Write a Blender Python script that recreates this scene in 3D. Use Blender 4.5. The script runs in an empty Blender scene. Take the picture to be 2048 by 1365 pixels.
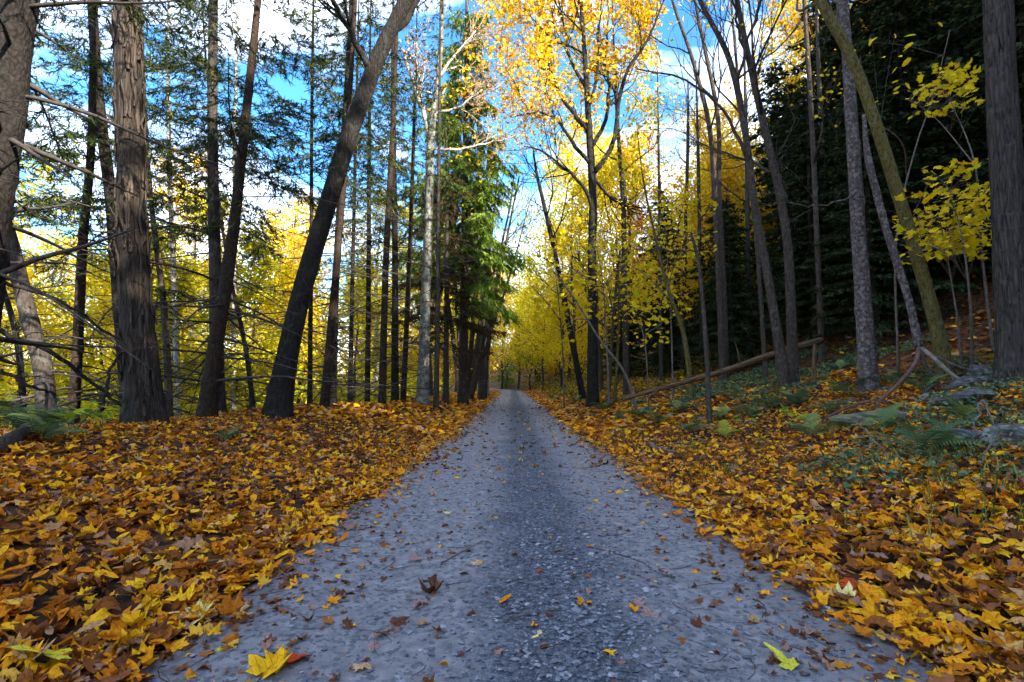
import bpy, math, random
import numpy as np
from mathutils import Vector, Matrix

SC = bpy.context.scene
COL = SC.collection
R = math.radians
FPX = 1050.0                       # focal length in photograph pixels (2048 wide)
CAMZ = 1.0
PITCH = math.atan((765 - 682.5) / FPX)

# ---------------------------------------------------------------- camera, sky, sun, exposure
cam = bpy.data.cameras.new('camera'); cam.lens = 36.0 * FPX / 2048; cam.sensor_width = 36
cam.clip_start = 0.05; cam.clip_end = 3000
camo = bpy.data.objects.new('camera', cam); COL.objects.link(camo)
camo.location = (0, 0, CAMZ); camo.rotation_euler = (R(90) + PITCH, 0, 0)
SC.camera = camo

SUN_EL, SUN_AZ = R(28), R(136)     # azimuth clockwise from +y (down the road): right and a little behind
sdir = Vector((math.sin(SUN_AZ) * math.cos(SUN_EL), math.cos(SUN_AZ) * math.cos(SUN_EL), math.sin(SUN_EL)))
world = bpy.data.worlds.new('World'); SC.world = world; world.use_nodes = True
nt = world.node_tree; N = nt.nodes; L = nt.links; N.clear()
wo = N.new('ShaderNodeOutputWorld'); bg = N.new('ShaderNodeBackground')
sky = N.new('ShaderNodeTexSky'); sky.sky_type = 'NISHITA'; sky.sun_disc = False
sky.sun_elevation = SUN_EL; sky.sun_rotation = SUN_AZ; sky.air_density = 1.0; sky.dust_density = 0.4; sky.ozone_density = 3.0
hs = N.new('ShaderNodeHueSaturation'); hs.inputs['Saturation'].default_value = 1.28; hs.inputs['Value'].default_value = 0.74
L.new(sky.outputs[0], hs.inputs['Color'])
tc = N.new('ShaderNodeTexCoord'); mp = N.new('ShaderNodeMapping'); mp.inputs['Scale'].default_value = (1, 1, 1.9)
mp.inputs['Location'].default_value = (1.1, 0.4, 0.2)
nz = N.new('ShaderNodeTexNoise'); nz.inputs['Scale'].default_value = 2.6; nz.inputs['Detail'].default_value = 9; nz.inputs['Roughness'].default_value = 0.58; nz.inputs['Distortion'].default_value = 0.25
cr = N.new('ShaderNodeValToRGB'); cr.color_ramp.elements[0].position = 0.47; cr.color_ramp.elements[1].position = 0.80
L.new(tc.outputs['Generated'], mp.inputs['Vector']); L.new(mp.outputs[0], nz.inputs['Vector']); L.new(nz.outputs[0], cr.inputs[0])
mx = N.new('ShaderNodeMixRGB'); mx.inputs[2].default_value = (8.6, 8.4, 8.6, 1)
L.new(cr.outputs[0], mx.inputs[0]); L.new(hs.outputs[0], mx.inputs[1]); L.new(mx.outputs[0], bg.inputs['Color'])
bg.inputs['Strength'].default_value = 0.12
L.new(bg.outputs[0], wo.inputs[0])

sun = bpy.data.lights.new('sun', 'SUN'); sun.energy = 3.0; sun.angle = R(0.5); sun.color = (1.0, 0.93, 0.80)
suno = bpy.data.objects.new('sun', sun); COL.objects.link(suno)
suno.rotation_euler = sdir.to_track_quat('Z', 'Y').to_euler(); suno.location = (30, -20, 60)

SC.view_settings.view_transform = 'Standard'; SC.view_settings.look = 'None'
SC.view_settings.exposure = 2.8; SC.view_settings.gamma = 1.0; SC.view_settings.use_curve_mapping = False
SC.render.engine = 'CYCLES'
SC.cycles.max_bounces = 4; SC.cycles.diffuse_bounces = 3; SC.cycles.glossy_bounces = 1
SC.cycles.transmission_bounces = 2; SC.cycles.transparent_max_bounces = 4
SC.cycles.caustics_reflective = False; SC.cycles.caustics_refractive = False
SC.cycles.use_adaptive_sampling = True; SC.cycles.adaptive_threshold = 0.03

rng = np.random.default_rng(7)

# ---------------------------------------------------------------- measuring helpers
CP, SP = math.cos(PITCH), math.sin(PITCH)
def ray(px, py):
    dx = (px - 1024) / FPX; dy = (682.5 - py) / FPX
    return np.array([dx, CP - dy * SP, SP + dy * CP])
def W(px, py, Y):                  # the point at distance Y down the road that the photograph shows at (px, py)
    d = ray(px, py); s = Y / d[1]
    return np.array([d[0] * s, Y, CAMZ + d[2] * s])

_perm = np.random.default_rng(3).random((64, 64, 64))
def vnoise(P):
    P = np.asarray(P, float); i = np.floor(P).astype(int); f = P - i; f = f * f * (3 - 2 * f); i &= 63; j = (i + 1) & 63
    x0, y0, z0 = i[..., 0], i[..., 1], i[..., 2]; x1, y1, z1 = j[..., 0], j[..., 1], j[..., 2]
    fx, fy, fz = f[..., 0], f[..., 1], f[..., 2]
    a = _perm[x0, y0, z0] * (1 - fx) + _perm[x1, y0, z0] * fx
    b = _perm[x0, y1, z0] * (1 - fx) + _perm[x1, y1, z0] * fx
    c = _perm[x0, y0, z1] * (1 - fx) + _perm[x1, y0, z1] * fx
    d = _perm[x0, y1, z1] * (1 - fx) + _perm[x1, y1, z1] * fx
    return ((a * (1 - fy) + b * fy) * (1 - fz) + (c * (1 - fy) + d * fy) * fz) * 2 - 1
def fbm2(x, y, s, o=0.0):
    P = np.stack([x * s + 11.3 + o, y * s + 5.7, np.zeros_like(x) + 2.5 + o], -1)
    return vnoise(P) + 0.5 * vnoise(P * 2.1) + 0.25 * vnoise(P * 4.3)

def roadx(y):
    y = np.asarray(y, float)
    return 0.06 - 0.0035 * np.clip(y - 48, 0, 60) ** 2 - 0.42 * np.clip(y - 108, 0, 1e9)
XL, XR = -1.32, 1.42
def zf(x, y):
    x = np.asarray(x, float); y = np.asarray(y, float); x, y = np.broadcast_arrays(x, y)
    u = x - roadx(y)
    cx = np.interp(y, [0, 9, 16, 25, 60], [-4.9, -4.8, -3.2, -2.9, -2.9])
    ch = np.interp(y, [-5, 9, 16, 25, 60], [.50, .46, .36, .30, .10])
    t = np.clip((XL + 0.05 - u) / (XL - cx), 0, 1); s = t * t * (3 - 2 * t)
    left = ch * (0.55 * t ** 0.8 + 0.45 * s)
    back = np.clip((cx - u) / 5.0, 0, 1); left = left - (ch + 0.45) * (back * back * (3 - 2 * back))
    left = left + np.clip(-u - 30, 0, 300) * 0.02
    right = np.interp(u, [1.4, 2.2, 3.5, 5, 7, 10, 14, 20, 30, 45, 56, 66, 120],
                         [0, .07, .30, .76, 1.2, 2.55, 4.9, 9.0, 15.8, 25.5, 31, 32, 33])
    fade = np.interp(y, [-60, -20, 60, 130, 260], [1, 1, 1, .75, .5])
    right = right * np.where(u > 12, fade, 1)
    n = fbm2(x, y, 0.35) * 0.10 + fbm2(x, y, 1.3, 7.) * 0.035
    w = np.clip((np.abs(u - 0.05) - 1.55) / 1.2, 0, 1)
    z = np.where(u < 0, left, right) + n * w
    return z + np.where((u > XL + .02) & (u < XR - .02), -0.05, 0.0)
def G(px, py, lo=0.8, hi=90):      # where the sight line through a pixel meets the ground
    d = ray(px, py); s = np.linspace(lo, hi, 6000); z = CAMZ + d[2] * s
    g = np.maximum(zf(d[0] * s, d[1] * s), np.where(np.abs(d[0] * s) < 1.3, 0, -9))
    k = np.argmax(z <= g)
    return np.array([d[0] * s[k], d[1] * s[k], g[k]])

# ---------------------------------------------------------------- mesh helpers
class Geo:
    def __init__(s): s.V = []; s.F = []; s.n = 0
    def add(s, V, *Fs):
        for F in Fs:
            if len(F): s.F.append(np.asarray(F, np.int64) + s.n)
        s.V.append(np.asarray(V, float)); s.n += len(V)
    def join(s, g):
        for F in g.F: s.F.append(F + s.n)
        s.V += g.V; s.n += g.n
    def verts(s): return np.concatenate(s.V) if s.V else np.zeros((0, 3))
    def mesh(s, name, org=(0, 0, 0), smooth=True):
        me = bpy.data.meshes.new(name); V = s.verts() - np.asarray(org)
        me.vertices.add(len(V)); me.vertices.foreach_set('co', V.astype(np.float32).ravel())
        nl = sum(F.size for F in s.F); npoly = sum(len(F) for F in s.F)
        me.loops.add(nl); me.polygons.add(npoly)
        me.loops.foreach_set('vertex_index', np.concatenate([F.ravel() for F in s.F]).astype(np.int32))
        tot = np.concatenate([np.full(len(F), F.shape[1]) for F in s.F]); st = np.concatenate([[0], np.cumsum(tot)[:-1]])
        me.polygons.foreach_set('loop_start', st.astype(np.int32))
        me.polygons.foreach_set('loop_total', tot.astype(np.int32))
        me.polygons.foreach_set('use_smooth', np.full(npoly, smooth)); me.update(calc_edges=True)
        return me
def obj(name, geo, mat, parent=None, org=(0, 0, 0), smooth=True):
    me = geo if isinstance(geo, bpy.types.Mesh) else geo.mesh(name, org, smooth)
    if mat is not None and not me.materials: me.materials.append(mat)
    o = bpy.data.objects.new(name, me); COL.objects.link(o)
    if parent is not None: o.parent = parent
    return o
def tag(o, label=None, cat=None, group=None, kind=None):
    if label: o['label'] = label
    if cat: o['category'] = cat
    if group: o['group'] = group
    if kind: o['kind'] = kind
    return o
def thing(name, loc, label, cat, group=None):
    o = bpy.data.objects.new(name, None); COL.objects.link(o); o.location = loc; o.empty_display_size = 0.2
    return tag(o, label, cat, group)
def copy_tree(root, loc, rz=0.0, sc=1.0, label=None, group=None, mats=None):
    def cp(o, par):
        c = o.copy(); COL.objects.link(c)
        if par is not None: c.parent = par
        if mats and o.name.split('.')[0] in mats:
            for sl in c.material_slots: sl.link = 'OBJECT'; sl.material = mats[o.name.split('.')[0]]
        for ch in o.children: cp(ch, c)
        return c
    r = cp(root, None); r.location = loc; r.rotation_euler = (0, 0, rz); r.scale = (sc, sc, sc)
    if label: r['label'] = label
    if group: r['group'] = group
    return r

def resample(P, n):
    P = np.asarray(P, float); k = len(P)
    if k == 2: t = np.linspace(0, 1, n)[:, None]; return P[0] * (1 - t) + P[1] * t
    d = np.r_[0, np.cumsum(np.linalg.norm(np.diff(P, axis=0), axis=1))]
    m = np.gradient(P, d, axis=0); q = np.linspace(0, d[-1], n); i = np.clip(np.searchsorted(d, q) - 1, 0, k - 2)
    h = (d[i + 1] - d[i])[:, None]; t = ((q - d[i]) / (d[i + 1] - d[i]))[:, None]
    return (2*t**3 - 3*t**2 + 1) * P[i] + (t**3 - 2*t**2 + t) * h * m[i] + (-2*t**3 + 3*t**2) * P[i+1] + (t**3 - t**2) * h * m[i+1]
def frames(P):
    T = np.gradient(P, axis=0); T /= np.linalg.norm(T, axis=1)[:, None] + 1e-9
    ref = np.array([0., 1, 0]) if abs(T[:, 1]).mean() < 0.8 else np.array([1., 0, 0])
    U = ref - T * (T @ ref)[:, None]; U /= np.linalg.norm(U, axis=1)[:, None] + 1e-9
    return T, U, np.cross(T, U)
def tube(geo, P, Rd, sides=6, bump=None):
    P = np.asarray(P, float); n = len(P); Rd = np.broadcast_to(Rd, n)
    T, U, V = frames(P); a = np.arange(sides) * 2 * math.pi / sides
    rr = np.repeat(Rd[:, None], sides, 1)
    if bump is not None: rr = bump(P, a, rr)
    X = P[:, None, :] + rr[..., None] * (np.cos(a)[None, :, None] * U[:, None, :] + np.sin(a)[None, :, None] * V[:, None, :])
    i = np.arange(n - 1)[:, None] * sides; j = np.arange(sides)[None, :]; jn = (j + 1) % sides
    F = np.stack([i + j, i + jn, i + sides + jn, i + sides + j], -1).reshape(-1, 4)
    Vv = np.concatenate([X.reshape(-1, 3), P[-1:] + T[-1:] * Rd[-1] * 0.3, P[:1]])
    cap = np.stack([np.full(sides, n * sides), (n - 1) * sides + np.arange(sides), (n - 1) * sides + (np.arange(sides) + 1) % sides], -1)
    cap0 = np.stack([np.full(sides, n * sides + 1), (np.arange(sides) + 1) % sides, np.arange(sides)], -1)
    geo.add(Vv, F, cap, cap0)
def rotmats(n, tilt, r):           # random yaw, random tilt up to tilt radians
    yaw = r.random(n) * 2 * math.pi; ax = r.random(n) * 2 * math.pi; th = tilt if np.ndim(tilt) else r.random(n) ** 0.7 * tilt
    c, s = np.cos(yaw), np.sin(yaw); z = np.zeros(n); o = np.ones(n)
    Y = np.stack([np.stack([c, -s, z], -1), np.stack([s, c, z], -1), np.stack([z, z, o], -1)], 1)
    u = np.stack([np.cos(ax), np.sin(ax), z], -1); K = np.zeros((n, 3, 3))
    K[:, 0, 2] = u[:, 1]; K[:, 1, 2] = -u[:, 0]; K[:, 2, 0] = -u[:, 1]; K[:, 2, 1] = u[:, 0]
    th = th[:, None, None]; I = np.eye(3)[None]
    return (I + np.sin(th) * K + (1 - np.cos(th)) * (K @ K)) @ Y
def scatter(geo, tpl, pos, M, sc):
    TV, TF = tpl; n = len(pos)
    if n == 0: return
    sc = np.broadcast_to(np.asarray(sc, float), n)
    V = np.einsum('nij,kj->nki', M, TV) * sc[:, None, None] + pos[:, None, :]
    F = (TF[None] + (np.arange(n) * len(TV))[:, None, None]).reshape(-1, TF.shape[1])
    geo.add(V.reshape(-1, 3), F)

# ---------------------------------------------------------------- materials
def mat_base(name):
    m = bpy.data.materials.new(name); m.use_nodes = True; t = m.node_tree; t.nodes.clear()
    o = t.nodes.new('ShaderNodeOutputMaterial'); b = t.nodes.new('ShaderNodeBsdfPrincipled')
    t.links.new(b.outputs[0], o.inputs[0]); b.inputs['Specular IOR Level'].default_value = 0.25
    return m, t, b, o
def ramp(t, stops, interp='LINEAR'):
    n = t.nodes.new('ShaderNodeValToRGB'); e = n.color_ramp.elements; n.color_ramp.interpolation = interp
    while len(e) < len(stops): e.new(0.5)
    for k, (p, c) in enumerate(stops): e[k].position = p; e[k].color = (*c, 1)
    return n
def leaf_mat(name, stops, trans=0.35, source='island', spot=0.35, spots=None, rough=0.55, interp='LINEAR', tscale=60):
    m, t, b, o = mat_base(name); b.inputs['Roughness'].default_value = max(rough, .7); b.inputs['Specular IOR Level'].default_value = 0.06
    if source == 'island': s = t.nodes.new('ShaderNodeNewGeometry').outputs['Random Per Island']
    else: s = t.nodes.new('ShaderNodeObjectInfo').outputs['Random']
    r = ramp(t, stops, interp); t.links.new(s, r.inputs[0]); col = r.outputs[0]
    if spot:
        c = t.nodes.new('ShaderNodeTexCoord'); n = t.nodes.new('ShaderNodeTexNoise'); n.inputs['Scale'].default_value = tscale; n.inputs['Detail'].default_value = 3
        t.links.new(c.outputs['Object'], n.inputs['Vector'])
        rr = ramp(t, [(0.48, (0, 0, 0)), (0.75, (spot, spot, spot))]); t.links.new(n.outputs[0], rr.inputs[0])
        mxn = t.nodes.new('ShaderNodeMixRGB'); mxn.inputs[2].default_value = (*(spots or (0.10, 0.035, 0.012)), 1)
        t.links.new(rr.outputs[0], mxn.inputs[0]); t.links.new(col, mxn.inputs[1]); col = mxn.outputs[0]
    if source == 'object' and spot:                # midrib and side veins
        c2 = t.nodes.new('ShaderNodeTexCoord'); sx = t.nodes.new('ShaderNodeSeparateXYZ'); t.links.new(c2.outputs['Object'], sx.inputs[0])
        def mt(op, a, b_=0.0):
            q = t.nodes.new('ShaderNodeMath'); q.operation = op
            for k_, x_ in enumerate((a, b_)):
                if isinstance(x_, (int, float)): q.inputs[k_].default_value = x_
                else: t.links.new(x_, q.inputs[k_])
            return q.outputs[0]
        ax = mt('ABSOLUTE', sx.outputs[0]); fr = mt('ABSOLUTE', mt('SUBTRACT', mt('FRACT', mt('MULTIPLY', mt('SUBTRACT', sx.outputs[1], mt('MULTIPLY', ax, 0.9)), 5.0)), 0.5))
        vm = mt('MAXIMUM', mt('LESS_THAN', ax, 0.013), mt('LESS_THAN', fr, 0.05)); vk = t.nodes.new('ShaderNodeMixRGB'); vk.blend_type = 'MULTIPLY'; vk.inputs[2].default_value = (.62, .5, .45, 1)
        t.links.new(vm, vk.inputs[0]); t.links.new(col, vk.inputs[1]); col = vk.outputs[0]
    t.links.new(col, b.inputs['Base Color'])
    if trans:
        tr = t.nodes.new('ShaderNodeBsdfTranslucent'); ms = t.nodes.new('ShaderNodeMixShader'); ms.inputs[0].default_value = trans
        t.links.new(col, tr.inputs[0]); t.links.new(b.outputs[0], ms.inputs[1]); t.links.new(tr.outputs[0], ms.inputs[2]); t.links.new(ms.outputs[0], o.inputs[0])
    return m
def bark_mat(name, dark, mid, lichen=None, lich=0.0, s=14, stretch=0.16, bump=0.8, lscale=5, rough=0.9, streak=None):
    m, t, b, o = mat_base(name); b.inputs['Roughness'].default_value = rough; b.inputs['Specular IOR Level'].default_value = 0.15
    c = t.nodes.new('ShaderNodeTexCoord'); mp = t.nodes.new('ShaderNodeMapping'); mp.inputs['Scale'].default_value = (s, s, s * stretch)
    t.links.new(c.outputs['Object'], mp.inputs['Vector'])
    n = t.nodes.new('ShaderNodeTexNoise'); n.inputs['Scale'].default_value = 1; n.inputs['Detail'].default_value = 6; n.inputs['Roughness'].default_value = 0.65; n.inputs['Distortion'].default_value = 0.6
    v = t.nodes.new('ShaderNodeTexVoronoi'); v.feature = 'DISTANCE_TO_EDGE'; v.inputs['Scale'].default_value = 1.1
    ad = t.nodes.new('ShaderNodeVectorMath'); ad.operation = 'ADD'
    t.links.new(mp.outputs[0], n.inputs['Vector']); t.links.new(mp.outputs[0], ad.inputs[0]); t.links.new(n.outputs[1], ad.inputs[1]); t.links.new(ad.outputs[0], v.inputs['Vector'])
    mu = t.nodes.new('ShaderNodeMath'); mu.operation = 'MULTIPLY_ADD'; mu.inputs[1].default_value = 1.2
    t.links.new(v.outputs[0], mu.inputs[0]); t.links.new(n.outputs[0], mu.inputs[2])
    r = ramp(t, [(0.38, dark), (0.62, mid), (0.95, tuple(min(1, x * 1.45) for x in mid))]); t.links.new(mu.outputs[0], r.inputs[0]); col = r.outputs[0]
    if lichen:
        n2 = t.nodes.new('ShaderNodeTexNoise'); n2.inputs['Scale'].default_value = lscale; n2.inputs['Detail'].default_value = 8; n2.inputs['Roughness'].default_value = 0.7
        t.links.new(c.outputs['Object'], n2.inputs['Vector'])
        r2 = ramp(t, [(0.62 - lich * 0.25, (0, 0, 0)), (0.68 - lich * 0.22, (.85, .85, .85))]); t.links.new(n2.outputs[0], r2.inputs[0])
        mxn = t.nodes.new('ShaderNodeMixRGB'); mxn.inputs[2].default_value = (*lichen, 1)
        t.links.new(r2.outputs[0], mxn.inputs[0]); t.links.new(col, mxn.inputs[1]); col = mxn.outputs[0]
    t.links.new(col, b.inputs['Base Color'])
    bp = t.nodes.new('ShaderNodeBump'); bp.inputs['Strength'].default_value = bump; bp.inputs['Distance'].default_value = 0.03
    t.links.new(mu.outputs[0], bp.inputs['Height']); t.links.new(bp.outputs[0], b.inputs['Normal'])
    return m
def plain(name, c, rough=0.9, var=0.5, s=20):
    m, t, b, o = mat_base(name); b.inputs['Roughness'].default_value = rough
    co = t.nodes.new('ShaderNodeTexCoord'); n = t.nodes.new('ShaderNodeTexNoise'); n.inputs['Scale'].default_value = s; n.inputs['Detail'].default_value = 5
    t.links.new(co.outputs['Object'], n.inputs['Vector'])
    r = ramp(t, [(0.3, tuple(x * (1 - var) for x in c)), (0.7, tuple(min(1, x * (1 + var)) for x in c))]); t.links.new(n.outputs[0], r.inputs[0]); t.links.new(r.outputs[0], b.inputs['Base Color'])
    return m

YEL = (0.86, 0.47, 0.012); GOLD = (0.82, 0.34, 0.010); ORG = (0.70, 0.22, 0.008); BRN = (0.27, 0.088, 0.018); DBR = (0.10, 0.036, 0.018); TAN = (0.50, 0.30, 0.12); MAU = (0.24, 0.14, 0.13)
LITTER = [(0.0, DBR), (0.09, (0.15, 0.05, 0.018)), (0.18, BRN), (0.28, (0.52, 0.165, 0.010)), (0.40, ORG), (0.56, GOLD), (0.77, YEL), (0.85, (0.58, 0.32, 0.11)), (0.93, (0.30, 0.16, 0.12)), (1.0, BRN)]
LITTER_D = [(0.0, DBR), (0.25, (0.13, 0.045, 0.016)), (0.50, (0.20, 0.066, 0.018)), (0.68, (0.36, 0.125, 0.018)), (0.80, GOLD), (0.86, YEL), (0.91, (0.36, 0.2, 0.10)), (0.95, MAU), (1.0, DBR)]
M = {}
M['litter'] = leaf_mat('leaf_litter_colours', LITTER, 0.2, spot=0.5)
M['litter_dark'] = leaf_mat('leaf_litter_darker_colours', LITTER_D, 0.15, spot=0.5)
M['leaf_solo'] = leaf_mat('single_fallen_leaf_colours', LITTER[2:], 0.2, source='object', spot=0.7, tscale=9)
def solo(name, c, sp=0.4): return leaf_mat(name, [(0, c), (1, tuple(min(1, x * 1.1) for x in c))], 0.2, source='object', spot=sp, tscale=9)
M['yl'] = solo('yellow_leaf', YEL); M['pl'] = solo('pale_leaf', (0.72, 0.60, 0.22), .3); M['ol'] = solo('orange_leaf', (0.68, 0.26, 0.012)); M['bl'] = solo('brown_leaf', (0.12, 0.05, 0.03)); M['ml'] = solo('mauve_leaf', (0.34, 0.22, 0.20)); M['rl'] = solo('red_leaf', (0.45, 0.06, 0.015)); M['tl'] = solo('tan_leaf', (0.55, 0.34, 0.16)); M['gl'] = solo('lime_leaf', (0.62, 0.56, 0.05)); M['grl'] = solo('grey_leaf', (0.34, 0.30, 0.27))
M['yellow'] = leaf_mat('yellow_crown', [(0, (0.66, 0.42, 0.01)), (0.4, (0.82, 0.60, 0.012)), (0.8, (0.84, 0.66, 0.02)), (1, (0.60, 0.60, 0.03))], 0.45, spot=0)
M['gold'] = leaf_mat('golden_crown', [(0, (0.55, 0.25, 0.01)), (0.3, (0.80, 0.47, 0.012)), (0.75, (0.86, 0.60, 0.02)), (1, (0.85, 0.66, 0.06))], 0.45, spot=0)
M['lime'] = leaf_mat('yellow_green_crown', [(0, (0.26, 0.30, 0.02)), (0.4, (0.55, 0.50, 0.015)), (0.75, (0.78, 0.62, 0.015)), (1, (0.30, 0.38, 0.03))], 0.45, spot=0)
M['orange'] = leaf_mat('orange_crown', [(0, (0.50, 0.10, 0.01)), (0.5, (0.62, 0.19, 0.012)), (1, (0.75, 0.34, 0.02))], 0.45, spot=0)
M['russet'] = leaf_mat('russet_crown', [(0, (0.30, 0.12, 0.04)), (0.5, (0.5, 0.26, 0.07)), (1, (0.66, 0.42, 0.12))], 0.4, spot=0)
M['gold_far'] = leaf_mat('far_wood_leaves', [(0, (0.30, 0.26, 0.02)), (0.35, (0.60, 0.42, 0.015)), (0.7, (0.75, 0.46, 0.012)), (1, (0.58, 0.26, 0.012))], 0.4, spot=0)
M['under'] = leaf_mat('bank_undergrowth_leaves', [(0, (0.05, 0.08, 0.03)), (0.4, (0.12, 0.14, 0.03)), (0.7, (0.36, 0.20, 0.015)), (1, (0.5, 0.38, 0.02))], 0.3, spot=0)
M['sapling'] = leaf_mat('sapling_leaf', [(0, (0.50, 0.46, 0.015)), (0.4, (0.78, 0.56, 0.01)), (0.8, (0.88, 0.66, 0.02)), (1, (0.70, 0.36, 0.012))], 0.45, source='object', spot=0)
M['needle'] = leaf_mat('spruce_needles', [(0, (0.016, 0.030, 0.010)), (0.5, (0.030, 0.052, 0.016)), (0.85, (0.060, 0.080, 0.02)), (1, (0.16, 0.13, 0.02))], 0.15, spot=0)
M['needle_lit'] = leaf_mat('sunlit_spruce_needles', [(0, (0.05, 0.10, 0.020)), (0.5, (0.15, 0.25, 0.035)), (1, (0.30, 0.38, 0.05))], 0.4, spot=0)  # much brighter than the other needles: sunlight is put into the colour
M['needle_brown'] = leaf_mat('browned_hemlock_needles', [(0, (0.02, 0.022, 0.008)), (0.5, (0.05, 0.034, 0.014)), (1, (0.10, 0.05, 0.02))], 0.15, spot=0)
M['hemlock'] = leaf_mat('hemlock_needles', [(0, (0.010, 0.016, 0.007)), (0.6, (0.026, 0.039, 0.014)), (1, (0.055, 0.070, 0.022))], 0.1, spot=0)
M['fern'] = leaf_mat('fern_green', [(0, (0.06, 0.10, 0.045)), (0.6, (0.10, 0.15, 0.06)), (1, (0.20, 0.24, 0.06))], 0.25, source='object', spot=0)
M['fern_yellow'] = leaf_mat('fern_yellowing', [(0, (0.25, 0.26, 0.03)), (1, (0.45, 0.40, 0.04))], 0.25, source='object', spot=0)
M['vine'] = leaf_mat('vine_leaves', [(0, (0.045, 0.08, 0.045)), (0.6, (0.082, 0.13, 0.07)), (0.85, (0.14, 0.19, 0.08)), (1, (0.28, 0.28, 0.05))], 0.15, spot=0, rough=0.4)
M['green'] = leaf_mat('green_weed', [(0, (0.10, 0.19, 0.03)), (0.6, (0.22, 0.30, 0.03)), (1, (0.50, 0.46, 0.03))], 0.4, source='object', spot=0)
M['grass'] = leaf_mat('grass_blades', [(0, (0.04, 0.09, 0.02)), (0.7, (0.10, 0.15, 0.03)), (1, (0.3, 0.26, 0.06))], 0.3, spot=0)
M['b_spruce'] = bark_mat('spruce_bark', (0.005, 0.004, 0.003), (0.018, 0.014, 0.012), (0.027, 0.029, 0.022), 0.25, s=22, stretch=0.55, bump=0.7, lscale=9)
M['b_spruce_red'] = bark_mat('spruce_bark_brown', (0.008, 0.005, 0.004), (0.032, 0.020, 0.013), (0.040, 0.038, 0.028), 0.2, s=22, stretch=0.5, bump=0.7, lscale=9)
M['b_shag'] = bark_mat('shaggy_bark', (0.008, 0.006, 0.005), (0.038, 0.029, 0.022), (0.050, 0.046, 0.035), 0.2, s=26, stretch=0.09, bump=1.0)
M['b_plate'] = bark_mat('loose_bark_plate', (0.015, 0.011, 0.009), (0.066, 0.049, 0.037), (0.083, 0.071, 0.054), 0.2, s=26, stretch=0.09, bump=1.0)
M['b_maple'] = bark_mat('furrowed_bark', (0.005, 0.004, 0.003), (0.022, 0.018, 0.015), (0.039, 0.044, 0.033), 0.3, s=26, stretch=0.14, bump=1.0, lscale=7)
M['b_grey'] = bark_mat('grey_lichen_bark', (0.034, 0.031, 0.028), (0.131, 0.114, 0.100), (0.248, 0.276, 0.221), 0.55, s=24, stretch=0.2, bump=0.9, lscale=6)
M['b_pale'] = bark_mat('mottled_pale_bark', (0.017, 0.013, 0.011), (0.085, 0.063, 0.056), (0.221, 0.174, 0.162), 0.5, s=30, stretch=0.5, bump=0.9, lscale=18)
M['b_olive'] = bark_mat('mossy_olive_bark', (0.032, 0.022, 0.006), (0.105, 0.076, 0.019), (0.142, 0.126, 0.063), 0.4, s=34, stretch=0.18, bump=0.8, lscale=14)
M['b_ridge'] = bark_mat('deep_ridged_bark', (0.006, 0.005, 0.004), (0.057, 0.044, 0.036), (0.079, 0.070, 0.059), 0.25, s=24, stretch=0.13, bump=1.3, lscale=9)
M['b_dark'] = bark_mat('dark_smooth_bark', (0.014, 0.011, 0.009), (0.043, 0.034, 0.028), (0.085, 0.080, 0.070), 0.25, s=20, stretch=0.25, bump=0.5)
M['b_beech'] = bark_mat('brown_grey_bark', (0.015, 0.010, 0.009), (0.060, 0.043, 0.032), (0.099, 0.081, 0.070), 0.35, s=24, stretch=0.3, bump=0.8, lscale=9)
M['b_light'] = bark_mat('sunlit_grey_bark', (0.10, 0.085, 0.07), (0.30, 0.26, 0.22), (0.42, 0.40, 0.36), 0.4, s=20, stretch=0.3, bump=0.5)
M['b_log'] = bark_mat('fallen_log_wood', (0.027, 0.014, 0.007), (0.117, 0.070, 0.034), (0.063, 0.068, 0.027), 0.35, s=26, stretch=0.12, bump=0.8)
M['twig'] = plain('dead_twig', (0.050, 0.040, 0.034), var=0.5)
M['twig_pale'] = plain('pale_stick', (0.15, 0.115, 0.095), var=0.4)
M['twig_red'] = plain('reddish_stick', (0.10, 0.052, 0.040), var=0.4)
M['twig_mid'] = plain('grey_brown_stick', (0.12, 0.092, 0.075), var=0.4)

# ---------------------------------------------------------------- setting: ground, road
def axis(a):
    return np.unique(np.round(np.concatenate([np.arange(*s) for s in a]), 3))
xs = axis([(-900, -120, 60), (-120, -30, 5), (-30, -9, 1.0), (-9, 9, 0.2), (9, 30, 0.8), (30, 80, 3), (80, 900, 60)])
ys = axis([(-140, -10, 8), (-10, 0, 1.0), (0, 20, 0.25), (20, 60, 0.9), (60, 160, 3), (160, 1400, 80)])
X, Y = np.meshgrid(xs, ys); Z = zf(X, Y)
g = Geo(); nx, ny = len(xs), len(ys); ii = (np.arange(ny - 1)[:, None] * nx + np.arange(nx - 1)[None, :]).ravel()
g.add(np.stack([X, Y, Z], -1).reshape(-1, 3), np.stack([ii, ii + 1, ii + nx + 1, ii + nx], -1))
m, t, b, o = mat_base('forest_floor'); b.inputs['Roughness'].default_value = 0.95
c = t.nodes.new('ShaderNodeTexCoord'); v = t.nodes.new('ShaderNodeTexVoronoi'); v.inputs['Scale'].default_value = 19
n = t.nodes.new('ShaderNodeTexNoise'); n.inputs['Scale'].default_value = 26; n.inputs['Detail'].default_value = 4
n2 = t.nodes.new('ShaderNodeTexNoise'); n2.inputs['Scale'].default_value = 1.1; n2.inputs['Detail'].default_value = 5
for q in (n, n2): t.links.new(c.outputs['Object'], q.inputs['Vector'])
va = t.nodes.new('ShaderNodeVectorMath'); va.operation = 'MULTIPLY_ADD'; va.inputs[1].default_value = (.06, .06, .06)
t.links.new(n.outputs[1], va.inputs[0]); t.links.new(c.outputs['Object'], va.inputs[2]); t.links.new(va.outputs[0], v.inputs['Vector'])
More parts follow.
